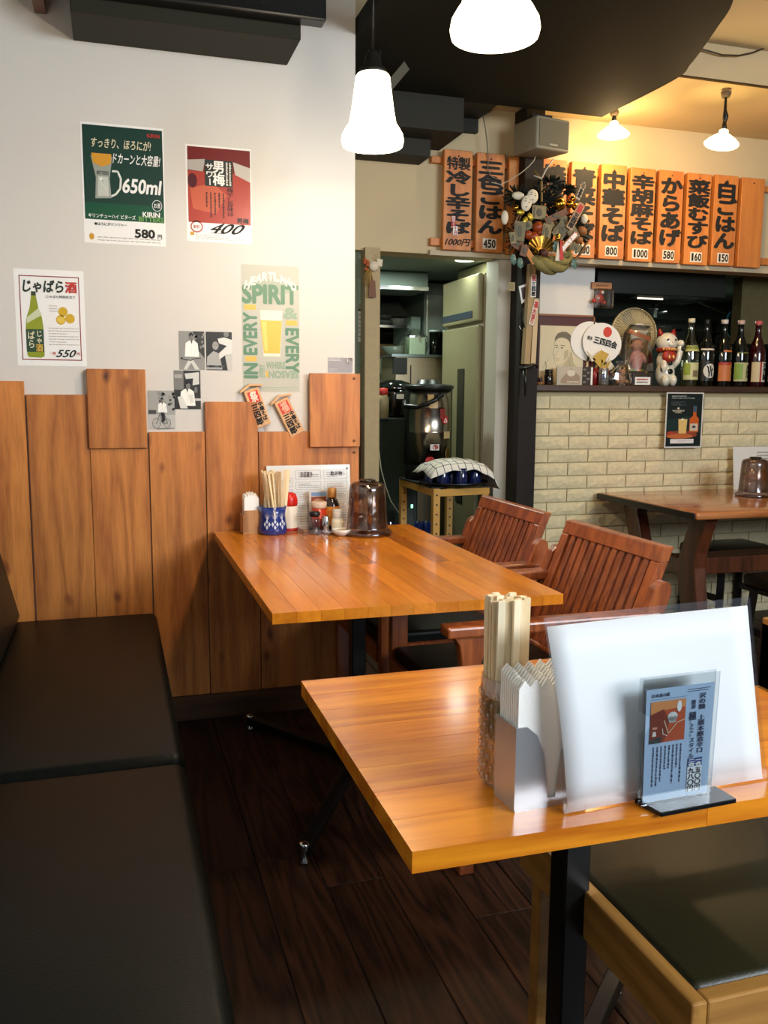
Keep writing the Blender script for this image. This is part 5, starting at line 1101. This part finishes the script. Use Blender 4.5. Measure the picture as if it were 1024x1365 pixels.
def d2(w_, t):
    w_(.03, .135, -1.4, 1.4, mt=mat('#15130f', .4)); o = w_(.192, .212, -1.2, 1.2, rr=.0455, r1=.0385, mt=mat('#cfc0b0', .5), nm='neck_label')
    m = MB(); vs = []
    for k in range(19): u = .80*(k/9-1)*.999; hh_ = .038*math.sqrt(max(0, 1-(k/9-1)**2)); vs += [(.0475*math.sin(u), -.0475*math.cos(u), .083-hh_), (.0475*math.sin(u), -.0475*math.cos(u), .083+hh_)]
    m.add(vs, [(2*k, 2*k+2, 2*k+3, 2*k+1) for k in range(18)]); m.build('round_label', mat('#cfcbbd', .5), t, local=True)
    mm = MB()
    for (a, b, c_, d_) in ((-.28, .085, .25, .072), (-.25, .10, -.1, .06), (.15, .082, .22, .055), (-.4, .108, -.2, .098), (.02, .11, .08, .08), (-.1, .08, -.15, .052), (.2, .085, .38, .095)): 
        p_, q_ = [(.0485*math.sin(u), -.0485*math.cos(u), z) for u, z in ((a, b), (c_, d_))]; mm.bar(p_, q_, .007, .0008, (0, 1, 0))
    mm.build('ink_drawing', INK, t, local=True)['kind'] = 'stuff'
def d3(w_, t): w_(.03, .130, -1.1, 1.1, mt=mat('#c0703a', .5)); w_(.115, .130, -1.1, 1.1, mt=mat('#a8331f', .5), off=.0012, nm='red_band'); w_(.185, .213, -.6, .9, rr=.0455, r1=.0385, mt=mat('#c06a30', .5), nm='neck_label'); lab_text(t, '三', .35, .8, .085, .10, INK); lab_text(t, '・・', .45, .7, .05, .085, INK)
def d4(w_, t): w_(.03, .130, -1.2, 1.2, mt=mat('#bdb684', .5)); w_(.04, .125, -1.15, -.2, mt=mat('#7d9a3a', .5), off=.0012, nm='green_patch'); w_(.18, .212, -.9, .9, rr=.0455, r1=.0385, mt=mat('#a5a548', .5), nm='neck_label'); lab_text(t, 'あ加川', .25, .95, .045, .118, INK)
def d5(w_, t): w_(.028, .135, -1.2, 1.2, mt=mat('#cdb98f', .5)); w_(.028, .135, -.25, -.02, mt=mat('#a3241c', .5), off=.0012, nm='red_band'); w_(.028, .135, -.02, 1.2, mt=mat('#d6cdb8', .5), off=.001, nm='white_field'); lab_text(t, '湯藏', .15, .95, .035, .13, INK, bold=.07)
def d6(w_, t): w_(.03, .130, -1.2, 1.2, mt=mat('#c4a86a', .5))
sake('clear green sake bottle beside the cat, yellow and green label', 918.5, CG, mat('#cfcab0', .4), .358, d1)
sake('black bottle with a round white label and a horse drawing', 939, DG, BLK, .358, d2)
sake('black bottle with orange label and white cap', 962.5, DG, mat('#cfc9bc', .4), .358, d3)
sake('black bottle with green label and pale pink cap', 984.5, DG, mat('#c4a79b', .4), .358, d4)
sake('dark red bottle with cream label and bold brush characters', 1007.5, RG, mat('#c05a5a', .4), .358, d5)
sake('bottle cut off by the right edge of the picture, tan label', 1030, DG, BLK, .358, d6)
# small goods at the left of the shelf
x = SX(731.5, 4.03, 505); bottle('small_dark_jar', 'small dark glass jar with black lid in front of the portrait', 'jar', (x, 4.03, SZ), [('body', [(0, 0), (.022, 0), (.0235, .004), (.0235, .048), (.018, .058), (0, .058)], mat('#1a120d', .1, coat=.5)), ('lid', [(.0185, .056), (.02, .058), (.02, .076), (0, .078)], BLK)])
x = SX(719.5, 4.02, 508); t = thing('glass_beads_dish', 'small heap of dark red glass beads at the left end of the shelf', 'dish', (x, 4.02, SZ)); MB().lathe([(0, 0), (.022, 0), (.026, .012), (.023, .012), (.02, .004), (0, .004)], seg=18).build('dish', mat('#8a5a30', .4), t, local=True)
m = MB()
for k in range(16): m.ell((random.uniform(-.016, .016), random.uniform(-.014, .014), .012+random.uniform(0, .026)), .007, seg=8, ring=5)
m.build('beads', mat('#2e0f0d', .1, coat=.6), t, local=True)['kind'] = 'stuff'
def case(label, a, b, ya, yb, Y, colr, art):
    A, B = onY(a, ya, Y), onY(b, yb, Y); t = thing('disc_case', label, 'case', ((A.x+B.x)/2, Y, SZ), group='flat cases leaning before the portrait')
    MB().box(A.x, B.x, Y, Y+.010, SZ, A.z).build('case_body', mat(colr, .15, coat=.5), t, bevel=.001, bseg=1); S = Sheet((A.x, Y-.0003, A.z), (B.x-A.x, 0, 0), (0, 0, SZ-A.z), (0, -1, 0)); art(S); S.done(t)
def ca(S):
    S.rect(.12, .05, .97, .95, dk('#b7ab98')); S.poly([(.15, .7), (.4, .3), (.55, .1), (.7, .3), (.9, .5), (.9, .92), (.15, .92)], dk('#9a8470'), 2); S.oval(.55, .35, .16, .18, dk('#cfc6b4'), 3); S.text('ENCORE', .4, .78, .92, .9, dk('#e0d8c8'), 5, bold=.03, shear=.2) if 0 else S.scribble(.4, .78, .92, .88, 1, dk('#ddd6c6'), 5)
def cb(S):
    S.rect(.02, .02, .75, .98, dk('#2c241e'))
    for k in range(5): S.oval(.2+.35*(k % 2), .15+.17*k, .14, .05, dk('#9a8c78'), 2); S.oval(.2+.35*(k % 2), .15+.17*k, .08, .025, dk('#2c241e'), 3)
    S.rect(.8, .02, .98, .98, WHP)
case('flat clear case with faded sepia cover on the shelf', 743, 776, 488.5, 513, 4.02, '#b9b2a2', ca)
case('flat case with dark patterned cover beside the sepia one', 777, 790, 489, 513, 4.03, '#4a4038', cb)
x = SX(793, 4.06, 505); bottle('red_can', 'dark red can half hidden behind the silver can', 'can', (x, 4.06, SZ), [('body', [(0, 0), (.022, 0), (.024, .004), (.024, .085), (.021, .090), (0, .09)], mat('#7d1512', .25, metal=.3))])
x = SX(804.5, 4.015, 505); t = bottle('silver_can', 'silver drink can with blue and red print on the shelf', 'can', (x, 4.015, SZ), [('body', [(0, 0), (.024, 0), (.027, .006), (.027, .082), (.0235, .089), (0, .088)], mat('#a8a9a6', .22, metal=.8))])
lab_text(t, '生', -.9, -.2, .03, .06, mat('#2b3f7a', .4), r=.027); lab_text(t, '米', .35, .9, .05, .075, mat('#8a1f1f', .4), r=.027)
# bag with small animal toys, basket of artificial food
x = SX(829, 3.985, 500); t = thing('bagged_toy', 'small pink animal toy in a crinkled clear bag beside the silver can', 'toy', (x, 3.995, SZ)); c = Vector((x, 3.995, SZ))
m = MB(); m.ell(c+Vector((0, 0, .032)), (.026, .022, .03)).ell(c+Vector((.002, -.012, .066)), (.018, .016, .016)).ell(c+Vector((-.012, -.01, .082)), (.006, .004, .01)).ell(c+Vector((.014, -.01, .082)), (.006, .004, .01)).ell(c+Vector((-.024, -.014, .02)), .011).ell(c+Vector((.026, -.014, .02)), .011); m.build('figure', mat('#b98a66', .5), t)
m = MB(); n = 18; vs = []
for j, (r_, z) in enumerate(((.05, .0), (.062, .03), (.055, .065), (.04, .09), (.02, .105), (.03, .125))):
    for k in range(n): a = 2*PI*k/n; q = r_*(1+random.uniform(-.12, .12)); vs.append(c+Vector((q*math.cos(a), q*.55*math.sin(a), z+(random.uniform(-.004, .004) if j else 0))))
m.add(vs, [(j*n+k, j*n+(k+1) % n, (j+1)*n+(k+1) % n, (j+1)*n+k) for j in range(5) for k in range(n)]); m.build('bag', GLASSY, t)
A, B = onY(846, 487, 4.01), onY(871, 517, 4.01); t = thing('food_basket', 'clear box of artificial vegetables with a small white price card', 'box', ((A.x+B.x)/2, 4.05, SZ))
MB().box(A.x, B.x, 4.02, 4.10, SZ, SZ+.07).build('clear_box', GLASSY, t, bevel=.004)
for k, (cc, q) in enumerate((('#6d8f3a', .018), ('#7da040', .016), ('#c9702c', .018), ('#d98a3a', .014), ('#8a3a44', .014), ('#5d7a30', .016), ('#b9952e', .012))): MB().ell((A.x+.014+k*.0125, 4.045+.01*(k % 3), SZ+.068+.010*(k % 2)), (q, q*.8, q*.7)).build('vegetable', mat(cc, .5), t)
MB().box(A.x+.008, B.x-.018, 4.012, 4.014, SZ+.005, SZ+.045).build('price_card', WHT, t); S = Sheet((A.x+.008, 4.0117, SZ+.045), (B.x-A.x-.026, 0, 0), (0, 0, -.04), (0, -1, 0)); S.scribble(.1, .15, .9, .5, 1, RED, fill=.6); S.scribble(.1, .5, .9, .85, 1, dk('#555'+'048'), fill=.5); S.done(t)

# ================================================================== KITCHEN SEEN THROUGH THE HATCH
tag(MB().box(2.47, 3.28, 4.22, 4.62, 1.735, 1.878).build('extractor_hood', mat('#151a14', .4), bevel=.004, bseg=1), 'long black extractor hood behind the hatch opening', 'hood')
t = thing('hood_lamp', 'narrow glowing strip light under the black extractor hood', 'lamp', (2.95, 4.35, 1.72)); MB().box(2.80, 2.96, 4.34, 4.35, 1.727, 1.733).build('tube', mat('#f3ead2', .5, emit=1.2), t); MB().box(2.76, 3.0, 4.32, 4.37, 1.733, 1.735).build('fixture', CHROME, t)
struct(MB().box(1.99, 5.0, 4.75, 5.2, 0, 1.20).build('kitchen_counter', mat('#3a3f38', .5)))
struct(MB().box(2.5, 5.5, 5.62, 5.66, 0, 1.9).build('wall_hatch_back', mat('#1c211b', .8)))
MTB = mat('#2c302a', .3, metal=.6)
ZR1, ZR2 = onY(880, 424.5, 4.95).z-.002, onY(880, 459, 4.95).z+.01
t = thing('kitchen_rack', 'dark steel rack of two shelves in the dim kitchen behind cat and bottles', 'rack', (3.05, 5.0, 1.20))
for z in (ZR1, ZR2): MB().box(2.5, 3.95, 4.88, 5.18, z-.01, z).build('shelf', MTB, t)
for x in (2.5, 3.93):
    for y in (4.88, 5.16): MB().box(x, x+.02, y, y+.02, 1.2005, ZR1-.01).build('post', MTB, t)
for i, (px, zz, r_, h, lb) in enumerate(((879, ZR2, .085, .10, 'dim steel pot on the lower kitchen rack shelf behind the cat'), (932, ZR2, .08, .085, 'dim steel pot behind the black bottle'), (862, ZR1, .06, .06, 'dim pot on the high rack shelf behind the electric fan'))):
    c = onY(px, 444, 5.03); c.z = zz+.0005; t = thing('cooking_pot', lb, 'pot', c, group='dim pots in the kitchen'); MB().lathe([(0, -.0), (r_, 0), (r_, h), (r_+.006, h+.004), (r_-.01, h+.004), (r_-.01, .01), (0, .01)], seg=24).build('body', mat('#565a50', .35, metal=.5), t, local=True); MB().tube([(r_, 0, h-.02), (r_+.03, 0, h-.015), (r_+.07, -.02, h-.01)], .008, 6).build('handle', BLK, t, local=True)
c = onY(985, 436, 4.5); tag(MB().box(3.0, 3.52, 4.40, 4.62, c.z-.127, c.z-.117).build('kitchen_rack', MTB), 'short dark ledge carrying the teal bowl', 'rack'); t = thing('blue_bowl', 'large teal round bowl standing on edge behind the right bottles', 'bowl', c); MB().lathe([(0, 0), (.05, .004), (.09, .03), (.115, .08), (.11, .08), (.085, .035), (.05, .012), (0, .01)], c, 28, ax=(-.3, -1, .1)).build('shell', mat('#14454c', .35), t)
t = thing('gas_pipe', 'pale pipes and ducts bending in the dim kitchen behind the hatch', 'pipe', onY(900, 410, 4.9)); MB().tube([onY(*p, 4.9) for p in ((870, 405), (882, 396), (900, 390), (915, 392))], .025, 10).build('duct', mat('#4a4838', .5), t); MB().tube([onY(*p, 4.85) for p in ((890, 392), (930, 402), (980, 423))], .006, 6).build('thin_pipe', mat('#55543f', .5), t)

# ================================================================== KITCHEN SEEN THROUGH THE PASSAGE
GS = mat('#7f8e85', .35, metal=.35, bump=.05, bscale=5)
def dl(x, y, lb, en=5):
    t = thing('downlight', lb, 'lamp', (x, y, 1.87), group='downlights in the kitchen ceiling'); MB().lathe([(0, .004), (.045, .004), (.05, 0), (.055, .009)], seg=24).build('lens', mat('#f4fff0', .5, emit=2.2), t, local=True)
    l = bpy.data.lights.new('downlight_beam', 'AREA'); l.shape = 'DISK'; l.size = .1; l.energy = en; l.color = (.86, 1, .88); o = bpy.data.objects.new('downlight_beam', l); col.objects.link(o); o.parent = t; o.location = (0, 0, -.003)
p = onZ(620, 347, 1.872); dl(p.x, p.y, 'round white downlight just inside the passage', 1.2); dl(1.27, 4.55, 'added downlight hidden behind the passage post to light the kitchen', 6); dl(3.6, 5.0, 'round downlight far right in the kitchen above the hatch')  # the downlight behind the post is added out of view to brighten the kitchen
A, B = onY(505, 350, 4.80), onY(571, 388, 4.80); t = thing('steel_hood', 'brushed steel cooker hood at the back of the passage', 'hood', ((A.x+B.x)/2, 4.95, B.z)); MB().box(1.1, B.x, 4.80, 5.09, B.z, 1.875).build('canopy', GS, t, bevel=.004); MB().box(1.1, B.x, 4.79, 4.80, B.z, B.z+.02).build('lip', CHROME, t)
A, B = onY(566, 362, 5.12), onY(612, 440, 5.12); t = thing('steel_cabinet', 'tall steel cabinet with two doors at the back right of the passage', 'cabinet', ((A.x+B.x)/2, 5.3, .9)); MB().box(A.x, B.x+.3, 5.12, 5.6, .9, 1.86).build('case', GS, t); w2 = (B.x+.28-A.x)/2
for k in range(2): dr = MB().box(A.x+.01+k*.215, A.x+.215+k*.215, 5.10, 5.12, .95, 1.79).build('door', mat('#a3b1a9', .3, metal=.35, bump=.05, bscale=3), t, bevel=.004); 
MB().box(A.x+.02, A.x+.05, 5.085, 5.10, 1.30, 1.37).build('handle', BLK, t, bevel=.003)
tag(MB().box(onY(549, 400, 5.14).x, onY(561, 400, 5.14).x, 5.14, 5.5, 1.3, 1.66).build('white_partition', mat('#8fa39a', .6)), 'pale upright panel between the dark shelf and the steel cabinet', 'panel')
z = onY(530, 434, 5.2).z; tag(MB().box(1.3, onY(547, 434, 5.2).x, 5.18, 5.6, z-.015, z).build('steel_shelf', CHROME), 'steel shelf stacked with dishes in the dark recess', 'shelf')
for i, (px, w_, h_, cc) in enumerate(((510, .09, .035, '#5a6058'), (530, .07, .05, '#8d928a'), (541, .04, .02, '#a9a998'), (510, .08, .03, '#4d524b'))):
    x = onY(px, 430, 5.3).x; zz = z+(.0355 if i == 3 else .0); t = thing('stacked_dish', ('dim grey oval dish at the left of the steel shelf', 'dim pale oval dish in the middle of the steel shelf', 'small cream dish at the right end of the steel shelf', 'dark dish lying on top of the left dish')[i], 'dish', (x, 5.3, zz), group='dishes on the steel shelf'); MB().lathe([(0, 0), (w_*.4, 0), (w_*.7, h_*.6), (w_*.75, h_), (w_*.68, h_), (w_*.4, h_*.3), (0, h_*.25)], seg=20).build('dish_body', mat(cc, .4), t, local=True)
x = onY(520, 405, 5.45).x; tag(MB().hexa([(x-.12, 5.42, z+.07), (x+.13, 5.42, z+.07), (x+.13, 5.58, z+.07), (x-.12, 5.58, z+.07)], [(x-.12, 5.42, z+.15), (x+.05, 5.42, z+.17), (x+.05, 5.58, z+.17), (x-.12, 5.58, z+.15)]).build('grey_bundle', mat('#41463f', .7, vary=.2), bevel=.01, bseg=2), 'dim grey wrapped bundle above the dishes on the steel shelf', 'bundle')
struct(MB().box(1.2, 1.9, 5.62, 5.66, .6, 1.52).build('trim_3', mat('#c0a878', .5)))
# steel worktop unit
A, B = onY(528, 472, 4.72), onY(610, 545, 4.72); t = thing('steel_workbench', 'steel kitchen unit with worktop carrying the canister jars', 'worktop', ((A.x+B.x)/2, 4.85, 0)); MB().box(A.x-.03, B.x+.02, 4.70, 5.0, A.z-.015, A.z).build('worktop', mat('#4d564f', .3, metal=.7), t); MB().box(A.x, B.x+.0, 4.72, 5.0, .02, A.z-.015).build('case', mat('#7f735a', .35, metal=.6, bump=.05, bscale=4), t); MB().box(A.x-.02, A.x+.06, 4.70, 4.718, A.z-.11, A.z-.02).build('drawer', BLKM, t); MB().box(A.x+.085, A.x+.09, 4.716, 4.72, .3, A.z-.06).build('door_gap', BLKM, t)
zw = A.z
for i, px in enumerate((580, 594.5, 608.5)):
    x = onY(px, 460, 4.85).x; t = thing('canister', ('dark steel canister nearest the plastic bag', 'dark steel canister in the middle of the three', 'dark steel canister half hidden by the fridge')[i], 'canister', (x, 4.85, zw), group='dark canisters on the steel unit'); MB().lathe([(0, 0), (.032, 0), (.034, .003), (.034, .135), (0, .135)], seg=20).build('body', mat('#1a1c17', .12, metal=.7), t, local=True); MB().lathe([(.036, .135), (.037, .138), (.037, .146), (0, .148)], seg=20).build('lid', mat('#9fb0a6', .4), t, local=True)
x = onY(554, 455, 4.85).x; t = thing('plastic_tub', 'crumpled clear plastic bag over a tub on the steel unit', 'bag', (x, 4.85, zw)); MB().box(x-.05, x+.045, 4.80, 4.90, zw, zw+.10).build('tub', mat('#8a9a80', .4), t, bevel=.006)
m = MB(); n = 14; vs = []
for j, (r_, z__) in enumerate(((.07, 0), (.075, .06), (.07, .11), (.05, .13), (.02, .15))):
    for k in range(n): a = 2*PI*k/n; q = r_*(1+random.uniform(-.15, .15)); vs.append((x+q*math.cos(a), 4.86+q*.8*math.sin(a), zw+z__))
m.add(vs, [(j*n+k, j*n+(k+1) % n, (j+1)*n+(k+1) % n, (j+1)*n+k) for j in range(4) for k in range(n)]); m.build('bag', GLASSY, t)
x = onY(532, 478, 5.25).x; t = thing('mixing_bowl', 'pale bowl standing behind the steel unit on the left', 'bowl', (x, 5.3, onY(532, 472, 5.3).z-.03)); MB().lathe([(0, 0), (.04, 0), (.10, .075), (.095, .075), (.04, .012), (0, .01)], seg=24).build('shell', mat('#7d8a80', .3), t, local=True)
tag(MB().box(1.15, onY(523, 480, 5.2).x+.15, 5.1, 5.5, .1, onY(532, 472, 5.3).z-.032).build('back_counter', mat('#6a6a58', .4)), 'low counter under the pale mixing bowl at the back of the kitchen', 'counter')
# rice cooker and machine
x = onY(526, 530, 4.6).x; zc = onY(526, 556, 4.6).z; t = thing('rice_cooker', 'round black rice cooker on the dark green machine', 'rice cooker', (x, 4.60, zc))
MB().lathe([(0, 0), (.085, 0), (.098, .02), (.10, .13), (.095, .15), (0, .15)], seg=28).build('body', mat('#0b0d0b', .12, coat=.5), t, local=True); MB().lathe([(.098, .15), (.10, .155), (.085, .185), (.04, .20), (0, .203)], seg=28).build('lid', mat('#131512', .1, coat=.6), t, local=True); MB().box(-.02, .02, -.104, -.098, .10, .125).build('label_plate', WHT, t, local=True)
x2 = onY(508, 530, 4.5).x; bottle('red_cap_bottle', 'pale bottle with red cap beside the rice cooker', 'bottle', (x2, 4.46, zc), [('body', [(0, 0), (.03, 0), (.03, .10), (.02, .125), (0, .13)], mat('#a89b78', .5)), ('cap', [(.022, .12), (.024, .125), (.024, .155), (0, .158)], RED)])
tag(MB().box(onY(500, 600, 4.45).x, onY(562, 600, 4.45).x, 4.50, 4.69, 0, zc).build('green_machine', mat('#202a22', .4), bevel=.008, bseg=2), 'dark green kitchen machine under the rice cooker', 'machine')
# fridge
t = thing('refrigerator', 'tall beige two door refrigerator inside the passage', 'refrigerator', (2.0, 4.4, 0)); FB = mat('#8f8867', .4)
MB().box(1.80, 1.86, 4.165, 4.68, .03, 1.80).build('frame', mat('#a6a088', .5), t); MB().box(1.862, 1.95, 4.165, 4.68, .03, 1.87).build('case', FB, t)
MB().box(1.77, 1.80, 4.17, 4.67, 1.565, 1.80).build('door', FB, t, bevel=.008, bseg=2); lo = MB().box(1.77, 1.80, 4.17, 4.67, .12, 1.545).build('door', FB, t, bevel=.008, bseg=2)
MB().box(1.764, 1.7695, 4.33, 4.42, .62, 1.33).build('handle', mat('#33352a', .4), lo, bevel=.003); MB().box(1.766, 1.7695, 4.24, 4.66, 1.585, 1.62).build('control_strip', mat('#3c4650', .4), t)
# perforated steel stand with tray
t = thing('slotted_stand', 'yellow slotted angle iron stand in the passage carrying tray and tank', 'stand', (1.54, 4.0, 0)); YL = mat('#b98a3c', .5); zt = .765
for (x, y) in ((1.395, 3.76), (1.655, 3.80), (1.405, 4.27), (1.66, 4.27)):
    lg = MB().box(x, x+.032, y, y+.004, 0, zt).box(x, x+.004, y+.004, y+.032, 0, zt).build('leg', YL, t)
    m = MB()
    for k in range(16): m.lathe([(0, 0), (.005, 0), (.005, .001)], (x+.016, y-.0004, .06+k*.045), 6, ax=(0, -1, 0))
    m.build('slot_holes', BLK, lg)['kind'] = 'stuff'
MB().bar((1.4, 3.76, zt-.02), (1.69, 3.80, zt-.02), .004, .032).build('top_rail', YL, t); MB().bar((1.397, 3.77, zt-.02), (1.407, 4.30, zt-.02), .004, .032).build('top_rail', YL, t); MB().bar((1.41, 4.27, zt-.02), (1.69, 4.27, zt-.02), .004, .032).build('top_rail', YL, t)
MB().box(1.40, 1.69, 3.79, 4.29, zt-.002, zt+.004).build('deck', BLKM, t)
t = thing('serving_tray', 'round black tray on the slotted stand', 'tray', (1.545, 3.90, zt+.005)); MB().lathe([(0, 0), (.152, 0), (.170, .016), (.165, .018), (.148, .005), (0, .005)], seg=36).build('tray_body', BLK, t, local=True)
for i in range(11):
    a = i*2*PI/8; r_ = .040 if i > 7 else .105; 
    if i > 7: a = i*2.1
    t = thing('blue_glass', 'upturned dark blue glass under the checked cloth', 'glass', (1.545+r_*math.cos(a)*1.1, 3.90+r_*math.sin(a), zt+.0105), group='blue glasses on the tray'); MB().lathe([(.030, 0), (.031, .003), (.026, .075), (.022, .08), (0, .08)], seg=16).build('glass_body', mat('#0e1a44', .08, coat=.7), t, local=True)
m = MB(); n = 22; vs = []
for j in range(n+1):
    for i in range(n+1):
        u, v = i/n*2-1, j/n*2-1; x, y = 1.55+u*.165, 3.905+v*.135; d_ = max(abs(u), abs(v)*1.0); z = zt+.128-.035*u*u-.02*v*v-.035*max(0, d_-.78)*4*(.8+.2*math.sin(i*.8+j*.5))+.004*math.sin(i*.9)*math.cos(j*.7)
        if u > .75: z -= (u-.75)*.32; x += .02
        vs.append((x, y, max(z, zt+.03 if u < .9 else zt-.01)))
m.add(vs, [(j*(n+1)+i, j*(n+1)+i+1, (j+1)*(n+1)+i+1, (j+1)*(n+1)+i) for j in range(n) for i in range(n)], 0, True)
cm, N_, K_, b_ = nt('checked_cloth'); tc = N_.new('ShaderNodeTexCoord'); sp = N_.new('ShaderNodeSeparateXYZ'); K_.new(tc.outputs['Object'], sp.inputs[0]); outs = []
for ax in ('X', 'Y'):
    q = N_.new('ShaderNodeMath'); q.operation = 'MULTIPLY'; q.inputs[1].default_value = 28; K_.new(sp.outputs[ax], q.inputs[0]); f_ = N_.new('ShaderNodeMath'); f_.operation = 'FRACT'; K_.new(q.outputs[0], f_.inputs[0]); g_ = N_.new('ShaderNodeMath'); g_.operation = 'LESS_THAN'; g_.inputs[1].default_value = .1; K_.new(f_.outputs[0], g_.inputs[0]); outs.append(g_)
mxn = N_.new('ShaderNodeMath'); mxn.operation = 'MAXIMUM'; K_.new(outs[0].outputs[0], mxn.inputs[0]); K_.new(outs[1].outputs[0], mxn.inputs[1]); mi = N_.new('ShaderNodeMix'); mi.data_type = 'RGBA'; mi.inputs['A'].default_value = (.72, .70, .62, 1); mi.inputs['B'].default_value = (.06, .06, .07, 1); K_.new(mxn.outputs[0], mi.inputs['Factor']); K_.new(mi.outputs['Result'], b_.inputs['Base Color']); b_.inputs['Roughness'].default_value = .9
o = m.build('checked_cloth', cm); md = o.modifiers.new('t', 'SOLIDIFY'); md.thickness = .003; tag(o, 'white checked cloth draped over the blue glasses', 'cloth')
# steel drinks tank
c = Vector((1.525, 4.205, zt+.0045)); t = thing('drinks_tank', 'tall stainless steel drinks tank with black lid and stickers on the stand', 'tank', c); R_ = .115
MB().lathe([(R_-.004, 0), (R_+.004, .004), (R_+.004, .07), (R_, .075)], seg=36).build('base', BLK, t, local=True)
MB().lathe([(R_, .072), (R_, .235), (R_+.002, .238), (R_, .241), (R_, .36), (R_+.002, .363), (R_, .366), (R_, .452)], seg=40).build('steel_body', mat('#a39a8c', .22, metal=1), t, local=True)
MB().lathe([(R_+.004, .45), (R_+.012, .455), (R_+.012, .468), (R_-.01, .474), (.06, .478), (.055, .497), (0, .50)], seg=36).build('lid', mat('#1a1c18', .35), t, local=True)
MB().tube([(-R_-.012, 0, .39), (-R_-.02, -.03, .365), (-.09, -.10, .362), (-.02, -.135, .395), (.03, -.13, .425)], [.011, .012, .011, .011, .010], 10).build('carrying_handle', BLK, t, local=True)
MB().lathe([(R_+.001, .075), (R_+.012, .08), (R_+.012, .45), (R_+.001, .455)], seg=24).build('side_band', BLK, t, local=True).scale = (1, 1, 1) if 0 else (1, .5, 1)
def sticker(a, z, w_, h_, colr, rnd, nm='sticker'):
    m = MB(); vs = []; n = 16
    for k in range(n):
        q = 2*PI*k/n+PI/4 if not rnd else 2*PI*k/n
        if rnd: du, dz = w_/2*math.cos(q), h_/2*math.sin(q)
        else: du, dz = w_/2*max(-1, min(1, 1.5*math.cos(q))), h_/2*max(-1, min(1, 1.5*math.sin(q)))
        an = a+du/R_; vs.append(((R_+.0035)*math.sin(an), -(R_+.0035)*math.cos(an), z+dz))
    m.add(vs, [tuple(range(n))]); return m.build(nm, mat(colr, .4), t, local=True)
sticker(.45, .30, .042, .042, '#a8201c', 1); sticker(.30, .33, .03, .05, '#7d2a22', 0); sticker(.60, .225, .05, .035, '#b09868', 0); sticker(-.05, .165, .045, .03, '#c9c2b8', 0); sticker(-.02, .165, .03, .026, '#8a2a24', 1); sticker(-.25, .10, .045, .038, '#a82420', 1); sticker(-.25, .40, .03, .05, '#a88a4c', 0); sticker(-.12, .375, .04, .035, '#b08e50', 0); sticker(.65, .13, .04, .07, '#6f6238', 1)
lab_text(t, '△', .35, .57, .285, .312, WHP, r=R_+.004, bold=.04); lab_text(t, '極', .55, .78, .10, .16, GOLD, r=R_+.004, bold=.04)
cable('electric_cable', 'pale cord sagging down beside the passage post', [onY(*p, 4.1) for p in ((505, 600), (508, 625), (514, 648), (521, 668), (532, 684))], .003, mat('#8a8a70', .6))
# things below the stand
c = onY(561, 705, 4.15); t = thing('plastic_crate', 'green plastic crate on a low cabinet behind the slotted stand', 'crate', (1.44, 4.5, .0)); CRT = mat('#4c5a4c', .5)
for q in ((1.34, 1.66, 4.34, 4.35, .30, .42), (1.34, 1.66, 4.47, 4.48, .30, .42), (1.34, 1.35, 4.35, 4.47, .30, .42), (1.65, 1.66, 4.35, 4.47, .30, .42)): MB().box(*q).build('side_wall', CRT, t, bevel=.002)
MB().box(1.35, 1.65, 4.35, 4.47, .30, .31).build('crate_floor', CRT, t)
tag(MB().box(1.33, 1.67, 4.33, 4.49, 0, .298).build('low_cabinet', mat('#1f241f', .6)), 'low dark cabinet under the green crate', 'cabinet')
for i in range(4): t = thing('blue_glass', 'dark blue glass in the green crate behind the slotted stand', 'glass', (1.39+.073*i, 4.41, .312), group='blue glasses in the crate'); MB().lathe([(0, 0), (.028, 0), (.031, .005), (.037, .20), (.034, .20), (.026, .01), (0, .01)], seg=16).build('glass_body', mat('#0e1a44', .08, coat=.7), t, local=True)
c = onY(541.5, 675, 4.36); t = thing('power_box', 'dark box with a small green indicator light', 'appliance', (c.x+.02, 4.33, .475)); MB().box(c.x-.03, c.x+.04, 4.50-.16, 4.50-.14, .43, .60).build('case', mat('#2b332b', .4), t, bevel=.004); MB().box(c.x+.02, c.x+.03, 4.336, 4.3395, c.z-.006, c.z+.012).build('indicator', mat('#7dffb0', .5, emit=3), t)
